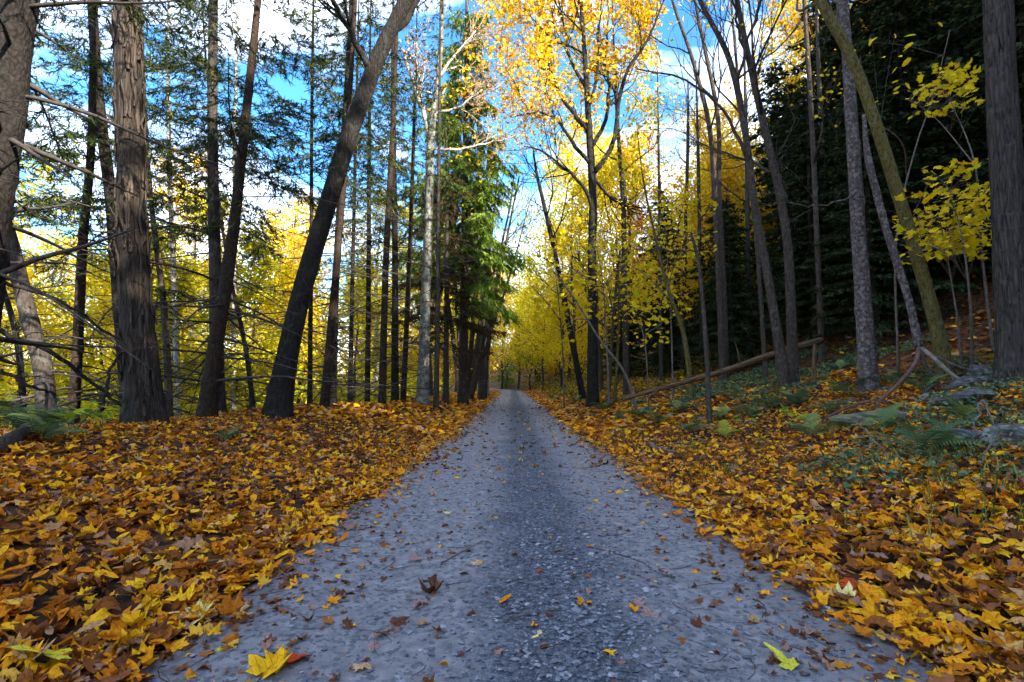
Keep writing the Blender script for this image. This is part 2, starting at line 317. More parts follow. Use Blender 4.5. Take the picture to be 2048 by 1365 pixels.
sp = t.nodes.new('ShaderNodeSeparateColor'); t.links.new(v.outputs['Color'], sp.inputs[0])
r = ramp(t, [(0, (0.02, 0.010, 0.006)), (0.45, (0.06, 0.022, 0.009)), (0.7, (0.15, 0.05, 0.011)), (0.88, (0.32, 0.13, 0.011)), (1, (0.07, 0.04, 0.03))])
t.links.new(sp.outputs[0], r.inputs[0])
r2 = ramp(t, [(0.42, (0.30, 0.30, 0.30)), (0.6, (0.85, 0.85, 0.85))]); t.links.new(n2.outputs[0], r2.inputs[0])
mm = t.nodes.new('ShaderNodeMixRGB'); mm.blend_type = 'MULTIPLY'; mm.inputs[0].default_value = 1
t.links.new(r.outputs[0], mm.inputs[1]); t.links.new(r2.outputs[0], mm.inputs[2]); t.links.new(mm.outputs[0], b.inputs['Base Color'])
bp = t.nodes.new('ShaderNodeBump'); bp.inputs['Strength'].default_value = 0.9; bp.inputs['Distance'].default_value = 0.05
t.links.new(sp.outputs[1], bp.inputs['Height']); t.links.new(bp.outputs[0], b.inputs['Normal'])
ground = tag(obj('ground', g, m), 'forest floor under fallen leaves rising to a wooded hill on the right', None, None, 'structure')

def road_z(u, y):
    edge = np.clip((np.abs(u - 0.05) - 1.2) / 0.35, 0, 1)
    rut = -0.018 * (np.exp(-((u + 0.72) / 0.28) ** 2) + np.exp(-((u - 0.80) / 0.28) ** 2))
    return 0.012 + rut - 0.05 * edge ** 2 + 0.006 * fbm2(u, y, 1.5, 3.) + 0.0025 * fbm2(u, y, 9., 1.)
us = np.linspace(-1.75, 1.85, 73); yr = axis([(-6, 0.8, 0.4), (0.8, 9, 0.045), (9, 30, 0.25), (30, 150, 1.5)])
U, Y = np.meshgrid(us, yr); g = Geo(); nx, ny = len(us), len(yr); ii = (np.arange(ny - 1)[:, None] * nx + np.arange(nx - 1)[None, :]).ravel()
g.add(np.stack([U + roadx(Y), Y, road_z(U, Y)], -1).reshape(-1, 3), np.stack([ii, ii + 1, ii + nx + 1, ii + nx], -1))
m, t, b, o = mat_base('gravel_road'); b.inputs['Roughness'].default_value = 0.8
c = t.nodes.new('ShaderNodeTexCoord'); se = t.nodes.new('ShaderNodeSeparateXYZ'); t.links.new(c.outputs['Object'], se.inputs[0])
def tex(kind, **k):
    q = t.nodes.new(kind)
    for a_, b_ in k.items(): q.inputs[a_].default_value = b_
    t.links.new(c.outputs['Object'], q.inputs['Vector']); return q
v1 = tex('ShaderNodeTexVoronoi', Scale=48); v2 = tex('ShaderNodeTexVoronoi', Scale=120); nf = tex('ShaderNodeTexNoise', Scale=220, Detail=4); nb = tex('ShaderNodeTexNoise', Scale=2.2, Detail=7); nm = tex('ShaderNodeTexNoise', Scale=14, Detail=6)
nf.inputs['Roughness'].default_value = 0.7
def math_(op, a, b_=None, c_=None):
    q = t.nodes.new('ShaderNodeMath'); q.operation = op
    for k, x in enumerate((a, b_, c_)):
        if x is None: continue
        if isinstance(x, (int, float)): q.inputs[k].default_value = x
        else: t.links.new(x, q.inputs[k])
    return q.outputs[0]
# the middle of the lane carries loose dark gravel, the wheel tracks are packed pale dust
cd = math_('ABSOLUTE', math_('ADD', se.outputs[0], -0.20)); cw = math_('MULTIPLY_ADD', nb.outputs[0], 0.55, -0.275); cd = math_('ADD', cd, cw)
mid = ramp(t, [(0.18, (1, 1, 1)), (0.44, (0, 0, 0))]); t.links.new(cd, mid.inputs[0])
s1 = t.nodes.new('ShaderNodeSeparateColor'); t.links.new(v1.outputs['Color'], s1.inputs[0])
s2 = t.nodes.new('ShaderNodeSeparateColor'); t.links.new(v2.outputs['Color'], s2.inputs[0])
st = math_('ADD', math_('MULTIPLY', s1.outputs[0], 0.5), math_('MULTIPLY', s2.outputs[1], 0.5))
rg = ramp(t, [(0.1, (0.030, 0.033, 0.041)), (0.5, (0.070, 0.076, 0.090)), (0.9, (0.17, 0.18, 0.21))]); t.links.new(st, rg.inputs[0])
rd = ramp(t, [(0.36, (0.108, 0.103, 0.105)), (0.52, (0.215, 0.205, 0.21)), (0.66, (0.34, 0.325, 0.325))]); t.links.new(math_('ADD', math_('MULTIPLY', nf.outputs[0], 0.55), math_('MULTIPLY', nm.outputs[0], 0.45)), rd.inputs[0])
stone = ramp(t, [(0.66, (0, 0, 0)), (0.76, (0.7, 0.7, 0.7))]); t.links.new(s1.outputs[1], stone.inputs[0])
mA = t.nodes.new('ShaderNodeMixRGB'); t.links.new(stone.outputs[0], mA.inputs[0]); t.links.new(rd.outputs[0], mA.inputs[1]); t.links.new(rg.outputs[0], mA.inputs[2])
mB = t.nodes.new('ShaderNodeMixRGB'); t.links.new(mid.outputs[0], mB.inputs[0]); t.links.new(mA.outputs[0], mB.inputs[1]); t.links.new(rg.outputs[0], mB.inputs[2])
ed = math_('ABSOLUTE', math_('ADD', se.outputs[0], -0.05)); ed = math_('ADD', ed, math_('MULTIPLY_ADD', nm.outputs[0], 0.5, -0.25))
er = ramp(t, [(0.0, (0, 0, 0)), (1.0, (0.75, 0.75, 0.75))]); t.links.new(math_('MULTIPLY_ADD', ed, 2.2, -2.3), er.inputs[0])
mC = t.nodes.new('ShaderNodeMixRGB'); mC.inputs[2].default_value = (0.085, 0.060, 0.050, 1); t.links.new(er.outputs[0], mC.inputs[0]); t.links.new(mB.outputs[0], mC.inputs[1])
t.links.new(mC.outputs[0], b.inputs['Base Color'])
bp = t.nodes.new('ShaderNodeBump'); bp.inputs['Strength'].default_value = 0.8; bp.inputs['Distance'].default_value = 0.012
hgt = math_('ADD', math_('MULTIPLY', math_('SUBTRACT', 1.0, v1.outputs[0]), math_('MULTIPLY_ADD', mid.outputs[0], 0.9, 0.25)), math_('MULTIPLY', nf.outputs[0], 0.6))
t.links.new(hgt, bp.inputs['Height']); t.links.new(bp.outputs[0], b.inputs['Normal'])
road = tag(obj('road', g, m), 'single-track grey gravel lane running straight into the woods', None, None, 'structure')

# gravel: real stones, the largest one by one
def stone_tpl(seed, flat=0.55):
    r_ = np.random.default_rng(seed)
    V = np.array([[1, 0, 0], [-1, 0, 0], [0, 1, 0], [0, -1, 0], [0, 0, 1], [0, 0, -1], [.6, .6, .5], [-.6, .6, .5], [-.6, -.6, .5], [.6, -.6, .5]], float)
    F = np.array([[0, 6, 9], [0, 2, 6], [2, 7, 6], [2, 1, 7], [1, 8, 7], [1, 3, 8], [3, 9, 8], [3, 0, 9], [4, 9, 6], [4, 6, 7], [4, 7, 8], [4, 8, 9], [0, 5, 2], [2, 5, 1], [1, 5, 3], [3, 5, 0]])
    V = V * (1 + r_.uniform(-.3, .3, (len(V), 1))) * np.array([1, r_.uniform(.6, .95), flat * r_.uniform(.7, 1.1)])
    return V, F
STONES = [stone_tpl(k) for k in range(6)]
m, t, b, o = mat_base('gravel_stone'); b.inputs['Roughness'].default_value = 0.75
i_ = t.nodes.new('ShaderNodeNewGeometry'); r = ramp(t, [(0, (0.06, 0.064, 0.078)), (0.6, (0.135, 0.14, 0.165)), (0.92, (0.23, 0.235, 0.26)), (1, (0.32, 0.30, 0.31))]); t.links.new(i_.outputs['Random Per Island'], r.inputs[0]); t.links.new(r.outputs[0], b.inputs['Base Color'])
M['gravel'] = m
m, t, b, o = mat_base('single_pebble'); b.inputs['Roughness'].default_value = 0.75
i_ = t.nodes.new('ShaderNodeObjectInfo'); r = ramp(t, [(0, (0.07, 0.075, 0.09)), (0.6, (0.16, 0.165, 0.19)), (1, (0.30, 0.29, 0.30))]); t.links.new(i_.outputs['Random'], r.inputs[0]); t.links.new(r.outputs[0], b.inputs['Base Color'])
M['pebble'] = m
g = Geo(); r_ = np.random.default_rng(21); n = 9000
yy = 1.25 * (9.5 / 1.25) ** r_.random(n); uu = np.where(r_.random(n) < 0.72, r_.normal(0.2, 0.26, n), r_.uniform(-1.3, 1.4, n))
ok = (uu > -1.4) & (uu < 1.5); yy, uu = yy[ok], uu[ok]; n = len(yy)
ss = 0.0035 + 0.0125 * r_.random(n) ** 2.5; pk = r_.integers(0, 6, n)
for k in range(6):
    q = pk == k
    scatter(g, STONES[k], np.stack([uu[q] + roadx(yy[q]), yy[q], road_z(uu[q], yy[q]) + ss[q] * 0.2], -1), rotmats(q.sum(), 0.35, r_), ss[q])
tag(obj('gravel', g, M['gravel'], road, smooth=False), None, None, None, 'stuff')
sm = [Geo() for _ in range(6)]
for k in range(6): sm[k].add(*STONES[k])
sm = [x.mesh('pebble', smooth=False) for x in sm]
for k in range(130):
    u, y = (r_.normal(0.22, 0.25) if k % 3 else r_.uniform(-1.0, 1.2)), 1.35 + 2.2 * r_.random() ** 1.6
    s = r_.uniform(0.013, 0.024); p = obj('pebble', sm[k % 6], M['pebble'], road)
    p.location = (u + float(roadx(y)), y, float(road_z(np.array(u), np.array(y))) + s * 0.12); p.rotation_euler = (r_.uniform(-.2, .2), r_.uniform(-.2, .2), r_.uniform(0, 6.3)); p.scale = (s, s, s)

# ---------------------------------------------------------------- fallen leaves
HALF = [(0.10, -0.05), (0.36, -0.04), (0.30, 0.10), (0.44, 0.14), (0.62, 0.42), (0.42, 0.41), (0.20, 0.50), (0.31, 0.72), (0.13, 0.72)]
def maple(seed, curl, detail, half=None):
    r_ = np.random.default_rng(seed)
    half = half or HALF; out = [(0, 0)] + half + [(0, 1.0)] + [(-x, y) for x, y in half[::-1]]
    out = np.array(out, float); out += r_.normal(0, .025, out.shape); c0 = np.array([0, 0.32]); k = len(out)
    if detail: V = np.concatenate([[c0], c0 + (out - c0) * 0.5, out])
    else: V = np.concatenate([[c0], out])
    a = np.arange(k); an = (a + 1) % k
    if detail: F = np.concatenate([np.stack([np.zeros(k, int), 1 + a, 1 + an], -1), np.stack([1 + a, 1 + k + a, 1 + k + an], -1), np.stack([1 + a, 1 + k + an, 1 + an], -1)])
    else: F = np.stack([np.zeros(k, int), 1 + a, 1 + an], -1)
    x, y = V[:, 0], V[:, 1] - 0.35; th = r_.random() * math.pi; w = x * math.cos(th) + y * math.sin(th); w2 = -x * math.sin(th) + y * math.cos(th)
    z = curl * (r_.uniform(.2, 1.1) * w * w * 1.4 + r_.uniform(-.5, .8) * w2 * w2) + 0.10 * np.abs(x) * r_.uniform(-.4, 1) + curl * 0.09 * r_.normal(0, 1, len(V)) * (np.hypot(x, y) > .2)
    z += curl * 0.10 * np.sin(9 * w + r_.random() * 6) 
    if seed % 3: z = -0.8 * z
    V3 = np.stack([x * (1 - 0.25 * curl * r_.random()), y, z], -1)
    return V3 * 0.9, F
def oval(seed, curl, seg=8):
    r_ = np.random.default_rng(seed); a = np.arange(seg) * 2 * math.pi / seg
    o_ = np.stack([0.25 * np.sin(a) * (1 - .25 * np.cos(a)), 0.5 * np.cos(a) + .04 * np.abs(np.sin(3 * a))], -1); o_[0, 1] += .06
    V = np.concatenate([[[0, 0]], o_]); F = np.stack([np.zeros(seg, int), 1 + np.arange(seg), 1 + (np.arange(seg) + 1) % seg], -1)
    z = curl * (1.3 * V[:, 0] ** 2 + r_.uniform(-.3, .7) * V[:, 1] ** 2) + np.abs(V[:, 0]) * .2
    return np.stack([V[:, 0], V[:, 1], z], -1), F
NEAR = [maple(k, c, True) for k, c in enumerate([.25, .5, .8, 1.1, 1.4, 1.0, .7, .4, 1.3, .9])] + [oval(40 + k, 1.0, 10) for k in range(4)]
NEARLO = [maple(k, c, False) for k, c in enumerate([.25, .5, .8, 1.1, 1.4, 1.0, .7, .4, 1.3, .9])] + [oval(40 + k, 1.0, 8) for k in range(4)]
MIDL = [maple(60 + k, c, False, [HALF[i] for i in (1, 2, 4, 6, 7)]) for k, c in enumerate([.5, .9, 1.3, .7, 1.1])] + [oval(70 + k, 1.0, 6) for k in range(3)]
FARL = [(np.array([[-.5, 0, .12], [0, -.5, 0], [.5, 0, .16], [0, .5, .05]]), np.array([[0, 1, 3], [1, 2, 3]])), (np.array([[-.45, -.1, -.1], [.1, -.5, 0.05], [.5, 0.1, -.12], [0, .5, .1]]), np.array([[0, 1, 3], [1, 2, 3]]))]
def strew(geo, tpls, x, y, size, tilt, lift, r_):
    z = zf(x, y); u = x - roadx(y); rz_ = road_z(u, y); z = np.where((u > -1.6) & (u < 1.7), np.maximum(z, rz_), z)
    z = z + lift; n = len(x); pk = r_.integers(0, len(tpls), n); e = 0.25
    for k in range(len(tpls)):
        q = pk == k
        if q.any(): scatter(geo, tpls[k], np.stack([x[q], y[q], z[q]], -1), rotmats(q.sum(), tilt, r_), size[q])
def edge_l(y): return XL - 0.02 + roadx(y) + 0.17 * fbm2(np.zeros_like(y), y, 0.9, 4.) + np.interp(y, [0, 3, 8], [-0.22, -.07, 0])
def edge_r(y): return XR - 0.02 + roadx(y) + 0.17 * fbm2(np.zeros_like(y) + 9, y, 0.9, 8.) + np.interp(y, [0, 3, 8], [0.20, .08, 0])
r_ = np.random.default_rng(5)
def band(n, y0, y1, side):
    y = y0 * (y1 / y0) ** r_.random(n) if y0 > 0 else r_.uniform(y0, y1, n)
    t_ = r_.random(n)
    if side < 0: x = edge_l(y) - (t_ ** 1.0) * np.interp(y, [0, 9, 16, 60], [5.4, 5.2, 3.2, 3.0]) + r_.normal(0, .10, n)
    else: x = edge_r(y) + t_ * np.interp(y, [0, 6, 20, 60], [4.2, 5.0, 5.5, 4.5]) + r_.normal(0, .10, n)
    return x, y
lg = Geo()
for side, n1, n2, n3 in ((-1, 6200, 11000, 7500), (1, 6000, 10500, 8500)):
    x, y = band(n1, 0.95, 3.6, side); h_ = n1 // 3; sz = r_.uniform(.035, .10, n1); lf = r_.uniform(.006, .05, n1); strew(lg, NEAR[:12], x[:h_], y[:h_], sz[:h_], 0.75, lf[:h_] + .008, r_); strew(lg, NEARLO[:12], x[h_:], y[h_:], sz[h_:], 0.75, lf[h_:], r_)
    x, y = band(n2, 3.2, 10.5, side); strew(lg, MIDL, x, y, r_.uniform(.035, .10, n2), 0.8, r_.uniform(.006, .05, n2), r_)
    x, y = band(n3, 9.5, 60, side); strew(lg, FARL, x, y, r_.uniform(.10, .19, n3), 0.7, r_.uniform(.01, .07, n3), r_)
for side in (-1, 1):
    for n, y0, y1, tp, sz in ((900, 1.1, 3.6, NEARLO, (.045, .10)), (1700, 3.2, 12, MIDL, (.05, .10)), (1500, 10, 55, FARL, (.09, .16))):
        y = y0 * (y1 / y0) ** r_.random(n); x = (edge_l(y) if side < 0 else edge_r(y)) - side * np.abs(r_.normal(0, np.interp(y, [1, 4, 12], [.10, .16, .18]))) + side * .14; strew(lg, tp, x, y, r_.uniform(*sz, n), 0.55, r_.uniform(.006, .025, n), r_)
tag(obj('leaf_litter', lg, M['litter'], smooth=True), 'thick drift of yellow, orange and brown leaves along both road edges', None, None, 'stuff')
# darker leaves higher on the hillside and behind the left crest
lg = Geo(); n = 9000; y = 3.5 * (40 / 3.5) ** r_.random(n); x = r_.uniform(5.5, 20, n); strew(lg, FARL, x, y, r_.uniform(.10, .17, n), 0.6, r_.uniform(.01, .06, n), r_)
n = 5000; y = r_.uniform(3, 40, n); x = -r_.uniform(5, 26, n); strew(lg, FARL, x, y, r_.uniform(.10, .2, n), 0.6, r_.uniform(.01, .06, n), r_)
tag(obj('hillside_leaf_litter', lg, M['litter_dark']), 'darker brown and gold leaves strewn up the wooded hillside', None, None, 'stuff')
# the largest leaves of the drift, one by one
NM = []
for k, tp in enumerate(NEAR):
    q = Geo(); q.add(*tp); NM.append(q.mesh('leaf'))
cnt = 0
while cnt < 285:
    side = -1 if cnt % 2 else 1; x, y = band(1, 1.05, 3.4, side); x, y = float(x[0]), float(y[0])
    if abs(x) / y > 1.02: continue
    s = r_.uniform(.075, .13); p = obj('leaf', NM[int(r_.integers(0, len(NM)))], M['leaf_solo'], ground)
    zz = max(float(zf(x, y)), float(road_z(np.array(x), np.array(y))) if abs(x) < 1.6 else -9)
    p.location = (x, y, zz + r_.uniform(.04, .06)); p.rotation_euler = (r_.normal(0, .32), r_.normal(0, .32), r_.uniform(0, 6.3)); p.scale = (s, s, s); cnt += 1
# leaves lying singly on the lane
STEM = Geo(); tube(STEM, resample([[0, -.3, .02], [.03, -.55, .05], [.1, -.8, .03]], 6), 0.012, 4)
STEMM = STEM.mesh('stem'); STEMM.materials.append(M['twig_red'])
ROADLEAVES = [
 (988, 1040, .085, 'yl', 'bright yellow curled leaf lying left of the gravel strip'), (914, 957, .075, 'yl', 'yellow leaf lying flat on the left wheel track, farther off'),
 (1076, 1278, .085, 'pl', 'pale cream flat leaf on the dark gravel near the bottom'), (1168, 1214, .085, 'ol', 'orange-yellow leaf with an upright stem right of the centre gravel'),
 (1010, 1211, .10, 'ol', 'long narrow golden leaf left of the centre gravel'), (865, 1186, .115, 'bl', 'crumpled dark brown leaf on the left wheel track'),
 (842, 1211, .095, 'ml', 'mauve curled leaf just below the crumpled brown one'), (890, 1055, .10, 'bl', 'dark shrivelled leaf clump left of the bright yellow leaf'),
 (668, 1207, .075, 'ol', 'small orange maple leaf with long stem by the left drift'), (720, 1338, .085, 'tl', 'pale orange maple leaf near the bottom of the left track'),
 (748, 1298, .085, 'ml', 'folded pinkish brown leaf above the bottom left maple leaf'), (540, 1345, .16, 'yl', 'large golden leaf cut by the bottom edge of the picture'),
 (588, 1328, .11, 'rl', 'rust red leaf tucked behind the large golden leaf'), (448, 1310, .095, 'gl', 'olive yellow folded leaf standing near the lower left drift'),
 (956, 1132, .095, 'tl', 'pinkish tan leaf beside the upper centre gravel'), (1274, 1215, .085, 'ml', 'pale mauve leaf right of the centre gravel'),
 (1300, 1237, .09, 'ml', 'brown speckled leaf below the pale mauve leaf'), (1240, 1058, .05, 'bl', 'small dark leaf on the right wheel track'),
 (1325, 1080, .055, 'ol', 'small orange leaf upright on the right wheel track'), (1552, 1318, .085, 'gl', 'slim lime green leaf near the bottom right of the lane'),
 (1575, 1336, .085, 'gl', 'second lime green leaf crossing the first at bottom right'), (1056, 948, .075, 'pl', 'pale yellow leaf lying across the gravel strip'),
 (1072, 1011, .06, 'yl', 'small yellow leaf in the middle of the gravel strip'), (895, 1031, .065, 'pl', 'pale yellow leaf on the left track above the dark clump'),
 (752, 1050, .065, 'yl', 'yellow leaf at the left edge of the lane'), (765, 968, .08, 'yl', 'golden leaf against the left drift, upper one'),
 (876, 948, .085, 'ol', 'flat orange yellow leaf near the left drift farther away'), (965, 955, .06, 'ml', 'pale tan leaf left of the gravel strip farther up'),
 (830, 1120, .09, 'ml', 'mauve brown flattened leaf on the left track'), (800, 1250, .10, 'bl', 'torn brown leaf with orange edge on the left track'),
 (1092, 908, .07, 'pl', 'pale leaf far up the gravel strip'), (1040, 908, .07, 'yl', 'upright yellow leaf far up the gravel strip'),
 (1255, 985, .055, 'pl', 'pale leaf near the right drift'), (1218, 985, .06, 'ol', 'tan orange leaf on the right track farther up'),
 (1192, 1004, .05, 'yl', 'small golden leaf on the right track'), (1340, 1000, .10, 'yl', 'curled yellow leaf at the edge of the right drift'),
 (1555, 1163, .085, 'yl', 'pale yellow leaf where the right drift thins out'), (1497, 1130, .075, 'tl', 'tan leaf standing at the edge of the right drift'),
 (1078, 1147, .05, 'rl', 'small red maple leaf right of the gravel centre'), (1330, 1150, .08, 'ml', 'faded brown leaf pressed on the right track'),
 (610, 1130, .10, 'ml', 'grey mauve pointed maple leaf by the left drift'), (568, 1115, .085, 'yl', 'round yellow leaf just inside the left edge'),
 (1970, 1322, .105, 'grl', 'round grey leaf lying in the right drift at the bottom corner'), (385, 1245, .17, 'pl', 'large pale yellow maple leaf spread on the left drift edge'),
 (470, 1237, .15, 'tl', 'large tan yellow maple leaf beside the biggest pale one'), (495, 1157, .13, 'yl', 'smooth bright yellow leaf at the edge of the left drift'),
 (1705, 1192, .12, 'rl', 'red orange leaf in the right drift'), (1690, 1215, .11, 'pl', 'pale yellow maple leaf beside the red orange one'),
 (90, 1345, .19, 'gl', 'big lime and yellow leaf at the bottom left corner'), (1905, 1025, .12, 'yl', 'broad golden leaf standing out in the right drift')]
for k, (px, py, s, mt, lab) in enumerate(ROADLEAVES):
    p = G(px, py); flat = NM[[0, 7, 1, 6][k % 4]]
    if 'oval' in lab or 'narrow' in lab or 'slim' in lab or 'round' in lab: flat = NM[10 + k % 4]
    if 'crumpled' in lab or 'shrivelled' in lab or 'curled' in lab or 'folded' in lab: flat = NM[[4, 8, 3][k % 3]]
    e = tag(obj('fallen_leaf', flat.copy(), M[mt]), lab, 'leaf', 'single leaves lying on the lane'); e.data.materials.clear(); e.data.materials.append(M[mt])
    e.location = (p[0], p[1], p[2] + (.012 if abs(p[0]) < 1.4 else .055)); e.rotation_euler = (r_.normal(0, .12) + .12, r_.normal(0, .12), r_.uniform(-.9, .9) + (3.14 if k % 3 == 0 else 0)); e.scale = (s, s, s)
    if 'narrow' in lab or 'slim' in lab: e.scale = (s * .55, s * 1.2, s)
    q = obj('stem', STEMM, None, e)
# crumbs of leaf and small twigs pressed into the lane
lg = Geo(); n = 3400; y = 1.1 * (45 / 1.1) ** r_.random(n); u = np.where(r_.random(n) < .75, np.where(r_.random(n) < .5, -1, 1) * (1.42 - np.abs(r_.normal(0, .33, n))), r_.uniform(-1.3, 1.4, n)) + 0.05
strew(lg, MIDL[:5], u + roadx(y), y, np.where(y < 6, r_.uniform(.012, .062, n), r_.uniform(.04, .11, n)), 0.5, np.full(n, .006), r_)
tag(obj('leaf_crumbs', lg, M['litter_dark']), 'small broken brown leaf pieces scattered over the gravel lane', None, None, 'stuff')
tg = Geo()
for k in range(260):
    y = 1.2 * (14 / 1.2) ** r_.random(); u = r_.uniform(-1.35, 1.45); L_ = r_.uniform(.04, .2); a = r_.uniform(0, 6.3) if k % 3 else r_.normal(0, .5)
    P = np.array([[u, y, 0], [u + L_ * .5 * math.cos(a), y + L_ * .5 * math.sin(a), 0], [u + L_ * math.cos(a + .3), y + L_ * math.sin(a + .3), 0]]); P = resample(P, 4); P[:, 2] = road_z(P[:, 0], P[:, 1]) + .005
    P[:, 0] += roadx(P[:, 1]); tube(tg, P, r_.uniform(.0008, .002), 3)
tag(obj('twig_scatter', tg, M['twig']), 'thin broken twigs and stalks scattered over the gravel lane', None, None, 'stuff')

# ---------------------------------------------------------------- trees
def unit(v): v = np.asarray(v, float); return v / (np.linalg.norm(v) + 1e-9)
def px_path(pts, Y, base=True, top=None, sink=0.12):
    """pixel track of a trunk or limb at distance Y -> points in the place; the first stands on the ground"""
    Ys = Y if isinstance(Y, (list, tuple)) else [Y] * len(pts)
    P = [W(x, y, q) for (x, y), q in zip(pts, Ys)]
    if base: P[0][2] = float(zf(P[0][0], P[0][1])) - sink
    if top is not None and P[-1][2] < top:
        d = unit(P[-1] - P[-2]); d = unit(d + np.array([0, 0, 0.6])); k = (top - P[-1][2]) / d[2]
        P.append(P[-1] + d * k * .5); P.append(P[-1] + unit(d + np.array([0, 0, .5])) * k * .5)
    return np.array(P)
def trunk_geo(P, radii, sides=14, step=0.10, amp=0.05, freq=7.0, flare=0.45, knots=0, ridges=0, seed=0, nmax=170):
    ln = np.linalg.norm(np.diff(P, axis=0), axis=1).sum(); n = int(min(nmax, max(8, ln / step)))
    Q = resample(P, n); d0 = np.r_[0, np.cumsum(np.linalg.norm(np.diff(P, axis=0), axis=1))]; q = np.linspace(0, d0[-1], n)
    rad = np.interp(q, d0, radii); r_ = np.random.default_rng(seed); ph = r_.random() * 6
    def bump(P_, a, rr):
        h = q[:, None]; fl = np.exp(-h / 0.28)
        rr = rr * (1 + flare * fl * (0.75 + 0.35 * np.cos(a * (3 + seed % 3) + ph)[None]))
        c, s = np.cos(a), np.sin(a)
        pos = np.stack([np.broadcast_to(c, rr.shape) * 1.6 + seed, np.broadcast_to(s, rr.shape) * 1.6, np.broadcast_to(h * 1.5, rr.shape)], -1)
        rr = rr * (1 + amp * vnoise(pos) + amp * 0.7 * vnoise(pos * np.array([2.6, 2.6, freq / 2]) + 9))
        if ridges:
            ps = np.stack([np.broadcast_to(a * ridges / 6.283 * 1.0, rr.shape), np.broadcast_to(h * 2.2, rr.shape), np.full(rr.shape, seed + .5)], -1)
            wob = vnoise(ps * np.array([.5, 1.4, 1])) * .9
            v_ = np.abs(np.sin((a[None] * ridges / 2 + wob * 1.6 + 0 * h)))
            rr = rr - 0.016 * (1 - v_) ** 1.5 * np.clip(rr / .2, .3, 1.2)
        for k in range(knots):
            hk = r_.uniform(.4, q[-1]); ak = r_.random() * 6.28
            da = np.angle(np.exp(1j * (a - ak)))
            rr = rr * (1 + .22 * np.exp(-((h - hk) / .07) ** 2 - (da / .45) ** 2))
        return rr
    g = Geo(); tube(g, Q, rad, sides, bump); return g, Q, rad

def twigs(out, tips, p, d, ln, r, lev, r_, up=0.25, spread=0.8, kids=4, seg=5):
    """grow one branch and its side branches; out gets (points, radii), tips the outer points"""
    d = unit(d); P = [np.array(p, float)]; st = ln / seg
    for k in range(seg):
        d = unit(d + r_.normal(0, .16, 3) + np.array([0, 0, up * .25])); P.append(P[-1] + d * st)
    P = np.array(P); Rd = np.linspace(r, max(r * .35, .0022), seg + 1); out.append((P, Rd))
    if lev <= 0: tips.append(P); return
    for k in range(kids):
        t_ = r_.uniform(.28, 1.0) if k else 1.0; i = min(seg - 1, int(t_ * seg)); f = t_ * seg - i
        q = P[i] * (1 - f) + P[min(i + 1, seg)] * f
        dd = unit(P[i + 1 if i < seg else seg] - P[i]); s = r_.normal(0, 1, 3); s = unit(s - dd * (s @ dd))
        twigs(out, tips, q, unit(dd + s * spread * r_.uniform(.6, 1.2)), ln * r_.uniform(.42, .68), max(r * .5, .0025), lev - 1, r_, up, spread, max(2, kids - 1) if lev > 1 else kids, max(3, seg - 1))
def wood(br, big=0.02):
    g = Geo()
    for P, Rd in br: tube(g, P, Rd, 6 if Rd[0] > big else (4 if Rd[0] > .008 else 3))
    return g
LEAF2 = [(np.array([[0, -.5, 0], [.34, 0, .10], [0, .5, -.04], [-.34, 0, .12]]), np.array([[0, 1, 2], [0, 2, 3]])),
         (np.array([[0, -.5, 0], [.42, .1, -.10], [0, .45, .05], [-.42, .08, -.08]]), np.array([[0, 1, 2], [0, 2, 3]]))]
def leafing(tips, per, spread, size, r_, tilt=1.0, keep=None):
    P = np.concatenate([t_[1:] for t_ in tips]) if tips else np.zeros((0, 3))
    P = np.repeat(P, per, 0) + r_.normal(0, spread, (len(P) * per, 3))
    if keep is not None: P = P[keep(P)]
    g = Geo(); pk = r_.integers(0, 2, len(P)); sz = size * r_.uniform(.6, 1.35, len(P))
    for k in range(2):
        q = pk == k; scatter(g, LEAF2[k], P[q], rotmats(q.sum(), tilt * 1.4, r_), sz[q])
    return g

